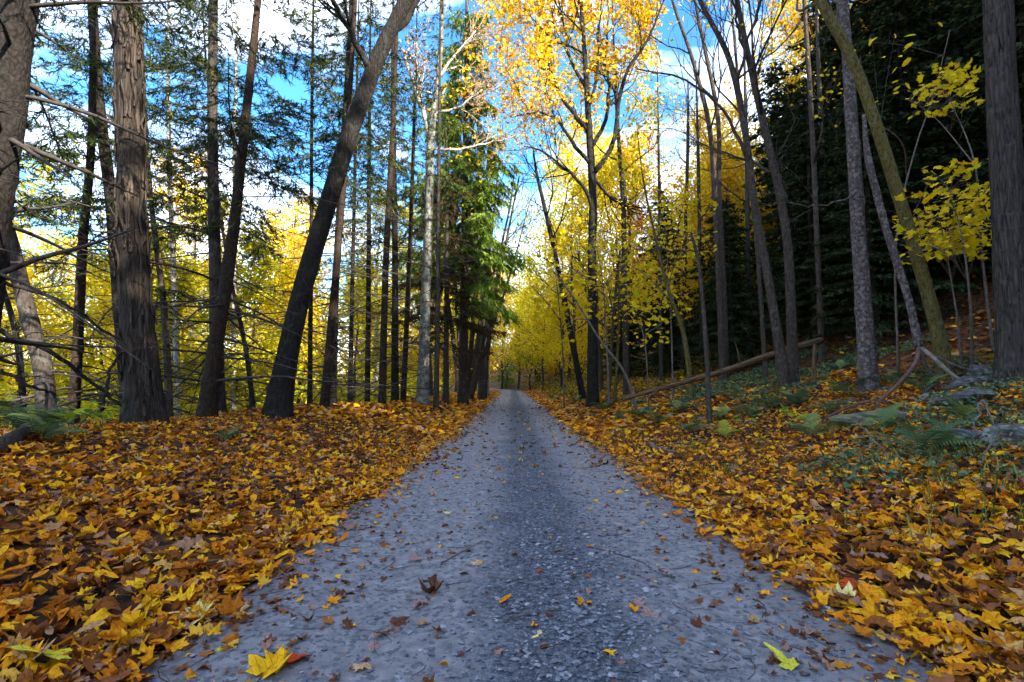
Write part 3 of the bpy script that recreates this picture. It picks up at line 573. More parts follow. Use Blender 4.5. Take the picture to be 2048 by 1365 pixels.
def broadleaf(name, label, track, Y, w, bark, top=None, limbs=(), auto=(0, 0, 0), lev=2, leaf=None, per=3, lsize=.10, lspread=.14, seed=1, cat='tree', sides=14,
              ridges=0, amp=.05, knots=0, up=.3, spread=.8, kids=4, keep=None, group=None, twigmat=None, flare=.45, step=.1, limb_lev=2, limb_len=1.4, ws=.74):
    r_ = np.random.default_rng(seed); P = px_path(track, Y, top=top)
    Ys = Y if isinstance(Y, (list, tuple)) else [Y] * len(track)
    wl = list(w) if isinstance(w, (list, tuple)) else [w * (1 - .35 * k / max(1, len(track) - 1)) for k in range(len(track))]
    rad = [a * ws * q / FPX / 2 for a, q in zip(wl, Ys)]; rad += [rad[-1] * .65, rad[-1] * .3][:len(P) - len(rad)]
    g, Q, rr = trunk_geo(P, rad, sides, step, amp, knots=knots, ridges=ridges, seed=seed, flare=flare)
    root = thing(name, tuple(P[0]), label, cat, group); obj('trunk', g, bark, root, P[0]); tips = []
    tm = twigmat or bark
    for (tr, w0, w1) in limbs:                       # limbs the photograph shows
        A = px_path(tr, Y if not isinstance(Y, (list, tuple)) else Ys[-1], base=False); i = np.argmin(((Q - A[0]) ** 2).sum(1)); A[0] = Q[i]
        A[:, 1] += np.linspace(0, 1, len(A)) * r_.uniform(-1.2, 1.2); A[0] = Q[i]
        B = resample(A, 14); B[1:-1] += r_.normal(0, .02, (12, 3)); Rr = np.linspace(w0, w1, 14) * .85 * Ys[-1] / FPX / 2; br = [(B, Rr)]
        for k in range(9):
            j = int(r_.integers(4, 14)); dd = unit(B[min(j + 1, 13)] - B[min(j, 12)]); s = unit(r_.normal(0, 1, 3))
            twigs(br, tips, B[j], unit(dd + s * spread), limb_len * r_.uniform(.5, 1.1), max(Rr[j] * .5, .006), limb_lev, r_, up, spread, kids)
        obj('limb', wood(br), tm, root, P[0])
    n, z0, ln = auto
    for k in range(n):
        h = z0 + (1 - z0) * (k + r_.random()) / max(n, 1); j = min(len(Q) - 2, int(h * (len(Q) - 1))); dd = unit(Q[j + 1] - Q[j]); a = r_.random() * 6.283
        s = np.array([math.cos(a), math.sin(a), 0]); br = []; hh = (h - z0) / (1 - z0 + 1e-6)
        twigs(br, tips, Q[j], unit(dd * (.5 + .6 * hh) + s * spread), ln * (1.15 - .6 * hh) * r_.uniform(.6, 1.2), max(.006, rr[j] * .42), lev, r_, up, spread, kids, 6)
        obj('limb', wood(br), tm, root, P[0])
    if leaf is not None and tips:
        lg = leafing(tips, per, lspread, lsize, r_, keep=keep)
        if lg.n: obj('crown', lg, leaf, root, P[0], smooth=False)
    return root, Q, rr

# --- needle sprays
BLADE = (np.array([[-.085, 0, 0], [0, .5, .02], [.085, 0, 0], [.015, 1, -.02], [-.015, 1, -.02]]), np.array([[0, 2, 3], [0, 3, 4]]))
def basis(d, upv, r_, roll):
    d = d / np.linalg.norm(d, axis=1)[:, None]; x = np.cross(d, upv); x /= np.linalg.norm(x, axis=1)[:, None] + 1e-9; z = np.cross(x, d)
    a = r_.normal(0, roll, len(d))[:, None]; x2 = x * np.cos(a) + z * np.sin(a); z2 = np.cross(x2, d)
    return np.stack([x2, d, z2], -1)
def conifer_branch(wood_g, leaf_g, p, d, ln, r, r_, droop=.25, live=True, hang=.2, dens=1.0, blade=.11, sides=4):
    d = unit(d); n = 8; P = [np.array(p, float)]; dd = d.copy(); st = ln / n
    for k in range(n):
        t_ = k / n; dd = unit(dd + np.array([0, 0, -droop * (.35 if t_ < .55 else -.25)]) + r_.normal(0, .05, 3)); P.append(P[-1] + dd * st)
    P = np.array(P); tube(wood_g, P, np.linspace(r, max(.0025, r * .25), n + 1), sides)
    side = unit(np.cross(d, [0, 0, 1])); nt_ = int(ln * (9 if live else 5.5) * dens); 
    for k in range(nt_):
        t_ = r_.uniform(.15 if live else .2, 1.0); i = min(n - 1, int(t_ * n)); q = P[i] + (P[i + 1] - P[i]) * (t_ * n - i)
        s = side * (1 if k % 2 else -1); dirt = unit(d * .75 + s * r_.uniform(.5, 1.1) + np.array([0, 0, r_.normal(-.12, .2)])); lt = ln * (.34 if live else .28) * (1.05 - .55 * t_) * r_.uniform(.5, 1.15)
        T = resample(np.array([q, q + dirt * lt * .5, q + dirt * lt + np.array([0, 0, -hang * lt])]), 4)
        tube(wood_g, T, [max(.002, r * .22), .0022, .0018, .0013], 3)
        if live:
            m_ = max(4, int(lt / .016)); f = r_.random(m_); b = T[0] + (T[-1] - T[0]) * f[:, None] + (np.array([0, 0, .1 * lt]) * (f * (1 - f))[:, None])
            dv = dirt[None] * .8 + r_.normal(0, .55, (m_, 3)) + np.array([0, 0, -hang * 1.2]); scatter(leaf_g, BLADE, b, basis(dv, np.array([[0, 0, 1.]]), r_, .9), blade * r_.uniform(.55, 1.2, m_))
    return P
def spruce(name, label, track, Y, w, bark, needles, top, zdead, zlive, seed, dlen=1.6, llen=1.8, sides=12, single=True, dens=1.0, group=None, dgap=.3, knots=14, lgap=.34, hang=.25, blade=.11, amp=.045, droop=.25, ws=.78, zstop=99):
    r_ = np.random.default_rng(seed); P = px_path(track, Y, top=top); Ys = Y if isinstance(Y, (list, tuple)) else [Y] * len(track)
    wl = list(w) if isinstance(w, (list, tuple)) else [w * (1 - .4 * k / max(1, len(track) - 1)) for k in range(len(track))]
    rad = [a * ws * q / FPX / 2 for a, q in zip(wl, Ys)]; rad += [rad[-1] * .65, rad[-1] * .2][:len(P) - len(rad)]
    g, Q, rr = trunk_geo(P, rad, sides, .09, amp, knots=knots, seed=seed, flare=.4)
    root = thing(name, tuple(P[0]), label, 'tree', group); obj('trunk', g, bark, root, P[0])
    z = zdead; wg = Geo(); lg = Geo(); g0 = P[0][2]; a = r_.random() * 6
    while z < top - .3:
        for k in range(3 if z < zlive else 4):
            a += 2.4 + r_.normal(0, .35); j = np.argmin(np.abs(Q[:, 2] - g0 - z)); d = np.array([math.cos(a), math.sin(a), r_.normal(.0 if z < zlive else .12, .26 if z < zlive else .12)])
            live = z > zlive + r_.normal(0, .5); fr = (top - z) / top
            if not live:
                if r_.random() < .06: continue
                bg_ = Geo(); conifer_branch(bg_, None, Q[j] + np.array([0, 0, r_.normal(0, .08)]), d, dlen * (.15 + 1.5 * r_.random() ** 1.3), max(.006, rr[j] * .17 * r_.uniform(.5, 1.4)), r_, .12, False)
                if single: obj('branch', bg_, M['twig'], root, P[0])
                else: wg.join(bg_)
            elif z < zstop and r_.random() < .82:
                conifer_branch(wg, lg, Q[j], d, llen * min(1.1, .35 + fr) * r_.uniform(.7, 1.2), max(.006, rr[j] * .12), r_, droop, True, hang, dens, blade, 3)
        z += (dgap if z < zlive else lgap) * r_.uniform(.45, 1.5)
    if wg.n: tag(obj('boughs', wg, M['twig'], root, P[0]), kind='stuff')
    if lg.n: obj('needle_sprays', lg, needles, root, P[0], smooth=False)
    return root, Q, rr

# left row, nearest first
spruce('spruce_tree', 'dark rough trunk cut by the left edge of the picture', [(-85, 860), (-24, 430), (6, 230), (36, 0)], 4.9, [95, 78, 74, 70], M['b_spruce'], M['needle'], 12, .8, 4.6, 11, dlen=1.7, llen=1.9, sides=20, knots=26, amp=.07, ws=.95)
SH = [(293, 838), (283, 740), (270, 600), (262, 440), (261, 300), (256, 130), (252, 0)]
root, Q, rr = broadleaf('shaggy_bark_tree', 'large trunk with shaggy peeling bark on the left leaf bank', SH, 7.0, [84, 72, 66, 60, 56, 53, 50], M['b_shag'], top=15, ws=.84, auto=(9, .62, 2.6), lev=2, leaf=M['russet'], per=2, lsize=.09, seed=4, sides=40, ridges=26, amp=.05, step=.06)
r_ = np.random.default_rng(44)
for k in range(230):                                # long loose plates of bark
    h = r_.uniform(.02, .52); j = int(h * (len(Q) - 2)); a = r_.uniform(0, 6.283); ln = r_.uniform(.2, .6); wd = r_.uniform(.025, .06); ns = 6
    T = unit(Q[j + 1] - Q[j]); U = unit(np.cross(T, [0, 1, 0])); V = np.cross(T, U); out = U * math.cos(a) + V * math.sin(a); sd = np.cross(T, out)
    t_ = np.linspace(0, 1, ns); lift = .014 + .075 * r_.random() ** 2 * (np.abs(t_ - .35) ** 1.5) * 2.5; bend = r_.normal(0, .02)
    fl_ = rr[j] * (1.0 + .45 * np.exp(-(Q[j][2] - Q[0][2]) / .28))
    C = Q[j] + T * ((t_ - .5) * ln)[:, None] + out * (fl_ + lift)[:, None] + sd * (bend * np.sin(t_ * 5))[:, None]
    wv = wd * (1 - .55 * np.abs(t_ - .45) * 2) * r_.uniform(.7, 1.2, ns); bg_ = Geo()
    Lf, Rt, Ib = C - sd * wv[:, None], C + sd * wv[:, None], C - out * .016
    V_ = np.concatenate([Lf, C + out * .005, Rt, Ib]); i = np.arange(ns - 1)
    F = [np.stack([i + x * ns, i + 1 + x * ns, i + 1 + y * ns, i + y * ns], -1) for x, y in ((0, 1), (1, 2), (2, 3), (3, 0))]
    bg_.add(V_, *F); obj('bark_plate', bg_, M['b_plate'], root.children[0], Q[0] * 0 + np.array(root.location))
spruce('spruce_tree', 'leaning dark spruce at far left crossing toward the edge', [(104, 812), (82, 720), (60, 640), (25, 500), (-8, 390), (-60, 200)], 8.6, [44, 40, 37, 34, 30, 26], M['b_dark'], M['needle'], 10, .6, 3.6, 12, dlen=1.5)
spruce('spruce_tree', 'thin upright spruce between the leaning spruce and the shaggy trunk', [(150, 808), (158, 640), (166, 480), (180, 330), (186, 150), (190, 0)], 9.6, [26, 23, 21, 19, 17, 15], M['b_spruce_red'], M['needle'], 13, .5, 3.8, 13, dlen=1.9)
spruce('spruce_tree', 'spruce rising just behind the left side of the shaggy trunk', [(268, 812), (240, 610), (222, 400), (200, 220), (184, 0)], 9.9, [36, 32, 28, 25, 22], M['b_spruce'], M['needle'], 14, .7, 4.2, 14, dlen=1.9)
spruce('spruce_tree', 'nearly black straight spruce trunk right of the shaggy trunk', [(436, 822), (432, 600), (427, 400), (425, 200), (427, 0)], 9.2, [38, 30, 27, 24, 22], M['b_dark'], M['needle'], 14, .5, 3.9, 15, dlen=2.0)
spruce('spruce_tree', 'knobbly brown spruce leaning across the nearly black trunk', [(412, 828), (430, 700), (450, 580), (468, 450), (490, 250), (516, 0)], 8.4, [44, 36, 32, 27, 22, 17], M['b_spruce_red'], M['needle'], 14, .7, 4.0, 16, dlen=1.9, knots=30)
broadleaf('leaning_maple_tree', 'thick dark trunk leaning right over the left bank', [(552, 808), (575, 710), (605, 580), (655, 410), (715, 225), (765, 95), (812, 0)], 9.0, [72, 56, 52, 48, 46, 42, 40], M['b_maple'], top=13, limbs=[([(770, 90), (800, 10), (850, -120)], 20, 8), ([(742, 150), (700, 70), (640, -40)], 18, 6)],
          auto=(6, .66, 2.4), lev=2, leaf=M['gold'], per=1, lsize=.08, seed=17, sides=28, ridges=16, knots=8, step=.07)
THIN = [(620, 802, 622, 540, 624, 200, 12, 13, 'b_spruce'), (648, 800, 668, 590, 690, 330, 11.2, 24, 'b_spruce_red'), (664, 800, 672, 560, 704, 0, 12.0, 22, 'b_spruce'), (700, 798, 704, 600, 712, 250, 15, 13, 'b_spruce'), (735, 796, 737, 560, 739, 200, 16, 15, 'b_spruce'),
        (764, 796, 772, 520, 788, 200, 14.5, 20, 'b_spruce_red'), (790, 794, 790, 520, 786, 180, 16, 20, 'b_spruce'), (806, 792, 818, 540, 828, 250, 17, 15, 'b_spruce_red'), (872, 800, 876, 560, 878, 300, 15.2, 15, 'b_dark'), (345, 822, 330, 640, 300, 380, 12.5, 20, 'b_beech'),
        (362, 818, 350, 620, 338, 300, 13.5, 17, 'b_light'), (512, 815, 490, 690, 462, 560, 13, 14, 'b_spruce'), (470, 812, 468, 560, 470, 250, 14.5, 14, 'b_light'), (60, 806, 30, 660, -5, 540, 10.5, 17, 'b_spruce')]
NTH = ['first', 'second', 'third', 'fourth', 'fifth', 'sixth', 'seventh', 'eighth', 'ninth']
LBL = [f'{NTH[k]} slender spruce from the left between leaning maple and pale-barked tree' for k in range(8)] + ['thin dark trunk hugging the right side of the pale-barked tree', 'brown-grey trunk just right of the shaggy trunk, left of its pair', 'sunlit pale trunk right of the shaggy trunk, right of its pair', 'thin stem leaning left beside the foot of the leaning maple', 'pale thin trunk between the black spruce and the leaning maple', 'thin leaning trunk far left behind the edge spruce']
for k, (x0, y0, x1, y1, x2, y2, Yd, w_, bk) in enumerate(THIN):
    spruce('slender_spruce', LBL[k], [(x0, y0), (x1, y1), (x2, y2)], Yd, [w_, w_ * .8, w_ * .62], M[bk], M['needle'], 14, .5, 5.2 + (k % 3) * .5, 100 + k, dlen=1.5, llen=1.5, sides=9, single=(k < 9), dens=.85, knots=10, dgap=.27, lgap=.42, group='slender spruces on the left bank', blade=.13)

# pale-barked forked tree at the middle left
broadleaf('forked_tree', 'tall forked tree with pale lichen-grey bark left of the lane', [(845, 806), (848, 700), (855, 500), (858, 400), (861, 300), (866, 240), (877, 150), (886, 0)], 16.0, [42, 34, 29, 27, 26, 20, 17, 14], M['b_grey'], top=18, ws=.64,
          limbs=[([(862, 290), (850, 240), (825, 160), (798, 80)], 15, 8), ([(870, 230), (920, 215), (965, 185)], 8, 3), ([(862, 300), (905, 290), (960, 275), (1040, 245)], 7, 2), ([(876, 160), (905, 110), (950, 50)], 9, 3)],
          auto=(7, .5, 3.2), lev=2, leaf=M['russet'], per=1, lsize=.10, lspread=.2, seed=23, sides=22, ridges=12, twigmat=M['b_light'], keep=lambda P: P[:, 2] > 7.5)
spruce('norway_spruce', 'broad green spruce with drooping sprays behind the forked tree', [(926, 792), (929, 500), (932, 200), (934, 0)], 20.5, [26, 20, 13, 9], M['b_dark'], M['needle_lit'], 16.5, 4.4, 5.2, 31, llen=2.45, dens=1.5, hang=.95, lgap=.25, blade=.24, single=False, droop=.3)
spruce('norway_spruce', 'narrow blue-green spruce between the broad spruce and the lane', [(962, 786), (966, 560), (972, 380), (978, 300)], 27, [18, 13, 8, 5], M['b_dark'], M['needle_lit'], 13.5, 4, 5.5, 32, llen=1.5, dens=.9, hang=.9, lgap=.55, blade=.26, single=False, droop=.3)
spruce('hemlock_tree', 'hemlock with browned lower boughs right of the forked tree', [(892, 796), (893, 600), (894, 420)], 18.5, [16, 12, 8], M['b_dark'], M['needle_brown'], 9.0, 1.6, 2.6, 33, llen=2.0, dens=1.2, hang=.3, lgap=.22, blade=.16, single=False)
spruce('small_pine', 'small blue-green pine standing at the far end of the lane', [(1014, 776), (1015, 745), (1015, 725)], 80, [6, 4, 3], M['b_dark'], M['needle_lit'], 5.2, .9, 1.0, 34, llen=1.8, dens=1.0, hang=.2, lgap=.45, blade=.4, single=False, knots=0)
# multi-stemmed clump
clump = thing('multi_stem_tree', tuple(px_path([(930, 788), (930, 700)], 24.5)[0]), 'clump of brown stems fanning out from one foot left of the lane', 'tree')
tips = []; r_ = np.random.default_rng(61); cb = np.array(clump.location)
for k, (x1, y1, x2, y2, w_) in enumerate([(908, 690, 890, 560, 10), (919, 690, 908, 540, 9), (930, 690, 930, 530, 9), (943, 690, 950, 540, 10), (954, 690, 974, 540, 10), (964, 690, 996, 560, 9), (974, 690, 1014, 570, 6)]):
    P = np.array([W(922 + k * 3.2, 790, 24.5), W(x1, y1, 24.5 + r_.normal(0, .5)), W(x2, y2, 24.5 + r_.normal(0, .9))]); P[0][2] = cb[2]; P = np.vstack([P, P[-1] + (P[-1] - P[-2]) * 1.3 + np.array([0, 0, .8])])
    g, Q, rr = trunk_geo(P, np.array([w_ * 1.25, w_, w_ * .7, w_ * .3]) * 24.5 / FPX / 2, 10, .2, .06, seed=k, flare=.2); obj('stem', g, M['b_beech'], clump, cb); br = []
    for q in range(6): j = int(r_.integers(len(Q) // 2, len(Q) - 1)); twigs(br, tips, Q[j], unit(Q[j] - Q[j - 1] + r_.normal(0, .6, 3)), 1.8, .02, 2, r_, .5, .7, 3)
    obj('limb', wood(br), M['b_dark'], clump, cb)
obj('crown', leafing(tips, 1, .25, .14, r_), M['lime'], clump, cb, smooth=False)
broadleaf('slim_leaning_tree', 'slim tree leaning toward the lane with fine bare twigs', [(968, 782), (975, 700), (990, 600), (1002, 500), (1022, 400)], 29, [15, 13, 10, 7, 5], M['b_dark'], top=13.5, auto=(12, .35, 2.6), lev=2, seed=62, sides=9, kids=4)
broadleaf('grey_trunk_tree', 'dark grey trunk standing beside the lane past the clump', [(972, 780), (973, 700), (976, 560), (980, 430)], 33, [16, 13, 10, 7], M['b_grey'], top=16, auto=(9, .5, 2.8), lev=2, leaf=M['lime'], per=1, lsize=.17, lspread=.3, seed=63, sides=9)

# right of the lane
broadleaf('golden_maple_tree', 'tall straight tree with wide limbs and golden crown right of the lane', [(1185, 762), (1185, 640), (1184, 500), (1186, 400), (1182, 320), (1176, 220), (1170, 120), (1162, 0)], 18.0, [34, 26, 23, 22, 21, 17, 14, 10], M['b_maple'], top=17.5,
          limbs=[([(1190, 347), (1214, 312), (1230, 275), (1230, 237), (1254, 148), (1288, 100), (1320, 20)], 15, 4), ([(1183, 268), (1150, 225), (1126, 190), (1100, 120), (1080, 40)], 12, 4),
                 ([(1182, 430), (1171, 385), (1133, 344), (1092, 313), (1047, 298)], 11, 3), ([(1178, 330), (1137, 275), (1109, 237), (1078, 229), (1030, 237)], 11, 3), ([(1188, 352), (1209, 384), (1243, 409)], 9, 6),
                 ([(1186, 300), (1210, 240), (1222, 180), (1215, 90), (1225, 0)], 12, 4), ([(1176, 220), (1195, 140), (1200, 50), (1210, -60)], 9, 3), ([(1174, 180), (1140, 110), (1130, 30), (1110, -60)], 9, 3)],
          auto=(10, .72, 3.4), lev=2, leaf=M['gold'], per=5, lsize=.155, lspread=.22, seed=71, sides=20, ridges=12, keep=lambda P: (P[:, 2] > 10.3) | ((P[:, 2] > 8.6) & (np.random.default_rng(1).random(len(P)) < .25)), kids=4, limb_len=2.6, up=.5)
broadleaf('slender_maple_tree', 'slender reddish trunk just right of the golden maple', [(1252, 735), (1249, 560), (1246, 400), (1238, 290), (1230, 150)], 19.5, [17, 15, 13, 11, 8], M['b_beech'], top=16, auto=(9, .5, 2.8), lev=2, leaf=M['yellow'], per=3, lsize=.15, lspread=.25, seed=72, sides=10)
broadleaf('leaning_maple_tree', 'thin dark trunk leaning left over the lane past the golden maple', [(1168, 760), (1140, 660), (1118, 545), (1088, 410), (1072, 340)], 21.5, [19, 16, 14, 11, 8], M['b_maple'], top=11, auto=(8, .5, 2.4), lev=2, seed=73, sides=10, up=.5)
pole = px_path([(1275, 782), (1250, 748), (1200, 680), (1150, 600), (1105, 540)], 14.0); g = Geo(); tube(g, resample(pole, 24), np.linspace(.045, .016, 24), 8); e = thing('leaning_dead_pole', tuple(pole[0]), 'pale dead pole leaning left in front of the golden maple', 'dead tree'); obj('trunk', g, M['twig_mid'], e, pole[0])
g = Geo(); tube(g, resample(np.array([pole[2] * .5 + pole[3] * .5, W(1150, 640, 13.6), W(1120, 655, 13.4)]), 8), np.linspace(.014, .004, 8), 4); obj('branch', g, M['twig_mid'], e, pole[0])
YT = dict(lev=2, kids=4, sides=12)
broadleaf('bare_sapling', 'slim mottled sapling with a forked broken top on the slope', [(1419, 802), (1412, 690), (1405, 600), (1392, 500), (1383, 470)], 8.8, [14, 12, 10, 9, 7], M['b_beech'], limbs=[([(1388, 478), (1360, 455), (1336, 448)], 4, 2), ([(1386, 474), (1395, 462), (1394, 446)], 4, 2), ([(1394, 506), (1330, 500), (1262, 503)], 4, 2)], seed=74, sides=10, limb_lev=0, limb_len=.25, kids=2, amp=.12)
broadleaf('olive_sapling', 'thin olive stem leaning left between the sapling and golden maple', [(1384, 728), (1362, 650), (1338, 585), (1310, 470), (1290, 380)], 12.5, [15, 12, 10, 7, 5], M['b_olive'], top=7.5, auto=(6, .4, 1.5), lev=1, leaf=M['yellow'], per=3, lsize=.11, lspread=.16, seed=75, sides=9)
broadleaf('twin_trunk_tree', 'left of the two grey trunks rising behind the fallen log', [(1446, 742), (1438, 560), (1430, 400), (1418, 250), (1385, 120), (1345, 0)], 15.0, [19, 16, 15, 13, 10, 8], M['b_beech'], top=15, auto=(8, .45, 2.6), leaf=M['yellow'], per=1, lsize=.12, lspread=.25, seed=76, up=.6, **YT)
broadleaf('twin_trunk_tree', 'right of the two grey trunks rising behind the fallen log', [(1452, 736), (1446, 540), (1438, 380), (1436, 240), (1410, 100), (1390, 0)], 15.6, [18, 15, 13, 12, 10, 8], M['b_beech'], top=15, auto=(8, .45, 2.4), seed=77, up=.6, **YT)
broadleaf('arching_ash_tree', 'left stem of the two arching trunks at the fallen log', [(1572, 746), (1552, 650), (1530, 520), (1508, 400), (1488, 250), (1455, 110), (1400, 0)], 10.0, [29, 24, 21, 19, 17, 15, 12], M['b_beech'], top=12, limbs=[([(1500, 330), (1440, 220), (1350, 160), (1270, 150)], 9, 3), ([(1480, 200), (1440, 100), (1380, 20)], 8, 3), ([(1470, 160), (1490, 60), (1500, -40)], 8, 3)], auto=(7, .45, 2.2), leaf=M['yellow'], per=1, lsize=.07, lspread=.2, keep=lambda P: np.random.default_rng(2).random(len(P)) < .12, seed=78, up=.6, amp=.07, **YT)
broadleaf('arching_ash_tree', 'right stem of the two arching trunks at the fallen log', [(1586, 738), (1582, 620), (1576, 500), (1558, 380), (1530, 260), (1500, 130), (1474, 0)], 10.3, [30, 25, 23, 21, 19, 16, 14], M['b_beech'], top=12, limbs=[([(1550, 350), (1490, 290), (1420, 240)], 8, 3), ([(1520, 210), (1530, 100), (1560, 0)], 9, 3), ([(1505, 150), (1460, 60), (1420, -40)], 8, 3)], auto=(7, .45, 2.2), seed=79, up=.6, amp=.07, **YT)
broadleaf('mottled_pale_tree', 'straight pale trunk mottled with lichen on the right slope', [(1735, 752), (1728, 640), (1716, 450), (1704, 260), (1696, 120), (1684, 0)], 8.0, [46, 39, 35, 31, 28, 26], M['b_pale'], top=13, auto=(6, .55, 2.4), limbs=[([(1690, 60), (1700, 20), (1710, -80)], 12, 5), ([(1716, 400), (1650, 410), (1580, 425), (1530, 405)], 5, 2)], seed=80, sides=26, amp=.07, knots=18, step=.06, limb_lev=1, limb_len=.7)
broadleaf('leaning_olive_tree', 'mossy olive trunk leaning left on the right slope', [(1898, 776), (1872, 650), (1830, 500), (1790, 370), (1752, 250), (1700, 110), (1640, 0)], 7.4, [40, 34, 32, 30, 29, 28, 26], M['b_olive'], top=10, auto=(5, .6, 2.0), seed=81, sides=24, amp=.05, step=.06, lev=2)
broadleaf('ridged_bark_tree', 'massive trunk with deep ridged bark at the right edge', [(2042, 822), (2032, 700), (2022, 520), (2012, 330), (2002, 160), (1996, 0)], 6.4, [88, 72, 68, 64, 60, 58], M['b_ridge'], top=14, ws=.84, auto=(7, .65, 2.8), seed=82, sides=64, ridges=24, amp=.035, step=.045, lev=2)
broadleaf('bent_dead_tree', 'crooked peeling dead stem between mottled and olive trunks', [(1838, 694), (1822, 620), (1798, 540), (1770, 450), (1752, 380), (1735, 310), (1728, 230)], 7.2, [15, 14, 14, 13, 13, 12, 8], M['b_pale'], limbs=[], seed=83, sides=14, amp=.16, flare=0)
root = [o for o in bpy.data.objects if o.name.startswith('bent_dead_tree')][0]; P0 = np.array(root.location)
# its prop legs, resting on the ground
root.location.z = W(1838, 694, 7.2)[2]; dz = root.location.z - P0[2]
for k, (tr, w0, w1, mt) in enumerate([([(1838, 694), (1833, 722), (1800, 765), (1748, 812)], 9, 6, 'twig_red'), ([(1838, 694), (1862, 712), (1905, 750), (1960, 785), (2030, 835)], 10, 4, 'twig_pale'), ([(1838, 698), (1850, 730), (1880, 770), (1905, 810)], 9, 5, 'b_beech'), ([(1866, 712), (1930, 738), (2048, 752)], 6, 3, 'twig_mid')]):
    Yd = 7.2; A = []
    for i, (x, y) in enumerate(tr): A.append(W(x, y, Yd - .18 * i * (1 if k != 3 else .3)))
    A[0] = W(1838, 694, 7.2) if k < 3 else A[0]
    A = resample(np.array(A), 14)
    if k != 3: A[-1][2] = min(A[-1][2], float(zf(A[-1][0], A[-1][1])) - .01)
    g = Geo(); tube(g, A, np.linspace(w0, w1, 14) * Yd / FPX / 2, 7); obj('prop_limb', g, M[mt], root, np.array(root.location))
for o in root.children:
    if o.name.startswith('trunk'):
        # rebuild the stem so that it starts at the fork instead of the ground
        P = np.array([W(x, y, 7.2) for x, y in [(1838, 696), (1822, 620), (1798, 540), (1770, 450), (1752, 380), (1735, 310), (1728, 230)]])
        g, Q, rr = trunk_geo(P, np.array([15, 14, 14, 13, 13, 12, 7]) * 7.2 / FPX / 2, 14, .06, .16, flare=0, seed=5); o.data = g.mesh('trunk', np.array(root.location)); o.data.materials.append(M['b_pale'])
BACK = [(1625, 300, 1618, 150, 1608, 0, 13, 15, 'thin pale trunk standing in the dark beyond the mottled tree', 'b_beech'), (1528, 640, 1510, 450, 1480, 200, 13, 13, 'thin straight stem behind the arching pair', 'b_beech'), (1322, 720, 1320, 560, 1318, 350, 20, 11, 'thin dark stem left of the olive sapling', 'b_dark'),
        (1215, 752, 1228, 620, 1240, 500, 17, 9, 'slim stem touching the foot of the golden maple on its right', 'b_beech'), (1228, 750, 1238, 600, 1232, 480, 17.5, 8, 'second slim stem right of the golden maple foot', 'b_olive'), (1655, 690, 1650, 480, 1640, 200, 16, 17, 'dim trunk on the dark slope left of the mottled tree', 'b_dark'),
        (1780, 620, 1778, 350, 1770, 0, 17, 17, 'dim trunk on the dark slope right of the mottled tree', 'b_dark'), (1500, 700, 1496, 480, 1492, 250, 18, 15, 'dim trunk on the dark slope left of the arching pair', 'b_dark'), (1405, 705, 1400, 500, 1396, 300, 21, 13, 'dim trunk on the dark slope behind the bare sapling', 'b_dark'), (1365, 700, 1370, 500, 1376, 260, 22, 13, 'dim trunk on the dark slope left of the twin trunks', 'b_dark')]
for k, (x0, y0, x1, y1, x2, y2, Yd, w_, lab, bk) in enumerate(BACK):
    broadleaf('slope_tree', lab, [(x0, y0), (x1, y1), (x2, y2)], Yd, [w_, w_ * .85, w_ * .7], M[bk], top=None if k in (3, 4) else 13 + float(zf(W(x0, y0, Yd)[0], Yd)), auto=(5, .35, 1.6), lev=1, leaf=M['yellow'] if k in (0, 2, 3, 4) else None, per=2, lsize=.11, lspread=.2, seed=90 + k, sides=8, up=.4, group='thin trunks on the right slope')

# yellow-leaved saplings: each leaf its own piece
q = Geo(); q.add(*maple(201, .35, False)); LM1 = q.mesh('leaf'); q = Geo(); q.add(*oval(202, .5, 8)); LM2 = q.mesh('leaf'); LM1.materials.append(M['sapling']); LM2.materials.append(M['sapling'])
def leafy_sapling(name, label, base, stems, Y, nleaf, box, seed, size=.085, mesh=LM1, mat=None, planes=5, twig=True):
    r_ = np.random.default_rng(seed); B = W(base[0], base[1], Y); B[2] = float(zf(B[0], B[1])) - .03; root = thing(name, tuple(B), label, 'sapling'); ends = []
    for tr, w0 in stems:
        A = np.array([W(x, y, Y + r_.normal(0, .25)) for x, y in tr]); 
        if tr[0] == base: A[0] = B
        A = resample(A, 16); g = Geo(); tube(g, A, np.linspace(w0, 1.4, 16) * Y / FPX / 2, 6); obj('stem', g, M['twig_mid'], root, B); ends.append(A)
    for k in range(nleaf):
        # flat tiers of leaves, as young maples hold them
        i = int(r_.integers(0, len(box))); x0, y0, x1, y1 = box[i]
        t_ = (int(r_.integers(0, planes)) + r_.normal(0, .28)) / (planes - 1); px = x0 + (x1 - x0) * np.clip(.5 + r_.normal(0, .30) + (t_ - .5) * .25, 0, 1); py = y0 + (y1 - y0) * t_ + (px - x0) * -.18
        p = W(px, py, Y + r_.uniform(-.7, .7)); o = obj('leaf', mesh, None, root); o.location = p - B; s = size * r_.uniform(.6, 1.25); o.scale = (s, s, s); o.rotation_euler = (r_.normal(-.35, .5), r_.normal(0, .5), r_.uniform(0, 6.28))
        if twig and k % 5 == 0:
            A = ends[int(r_.integers(0, len(ends)))]; j = np.argmin(((A - p) ** 2).sum(1)); g = Geo(); tube(g, resample(np.array([A[j], (A[j] + p) / 2 + np.array([0, 0, .06]), p]), 6), np.linspace(.0045, .0018, 6), 3); obj('twig', g, M['twig_mid'], root, B)
    return root
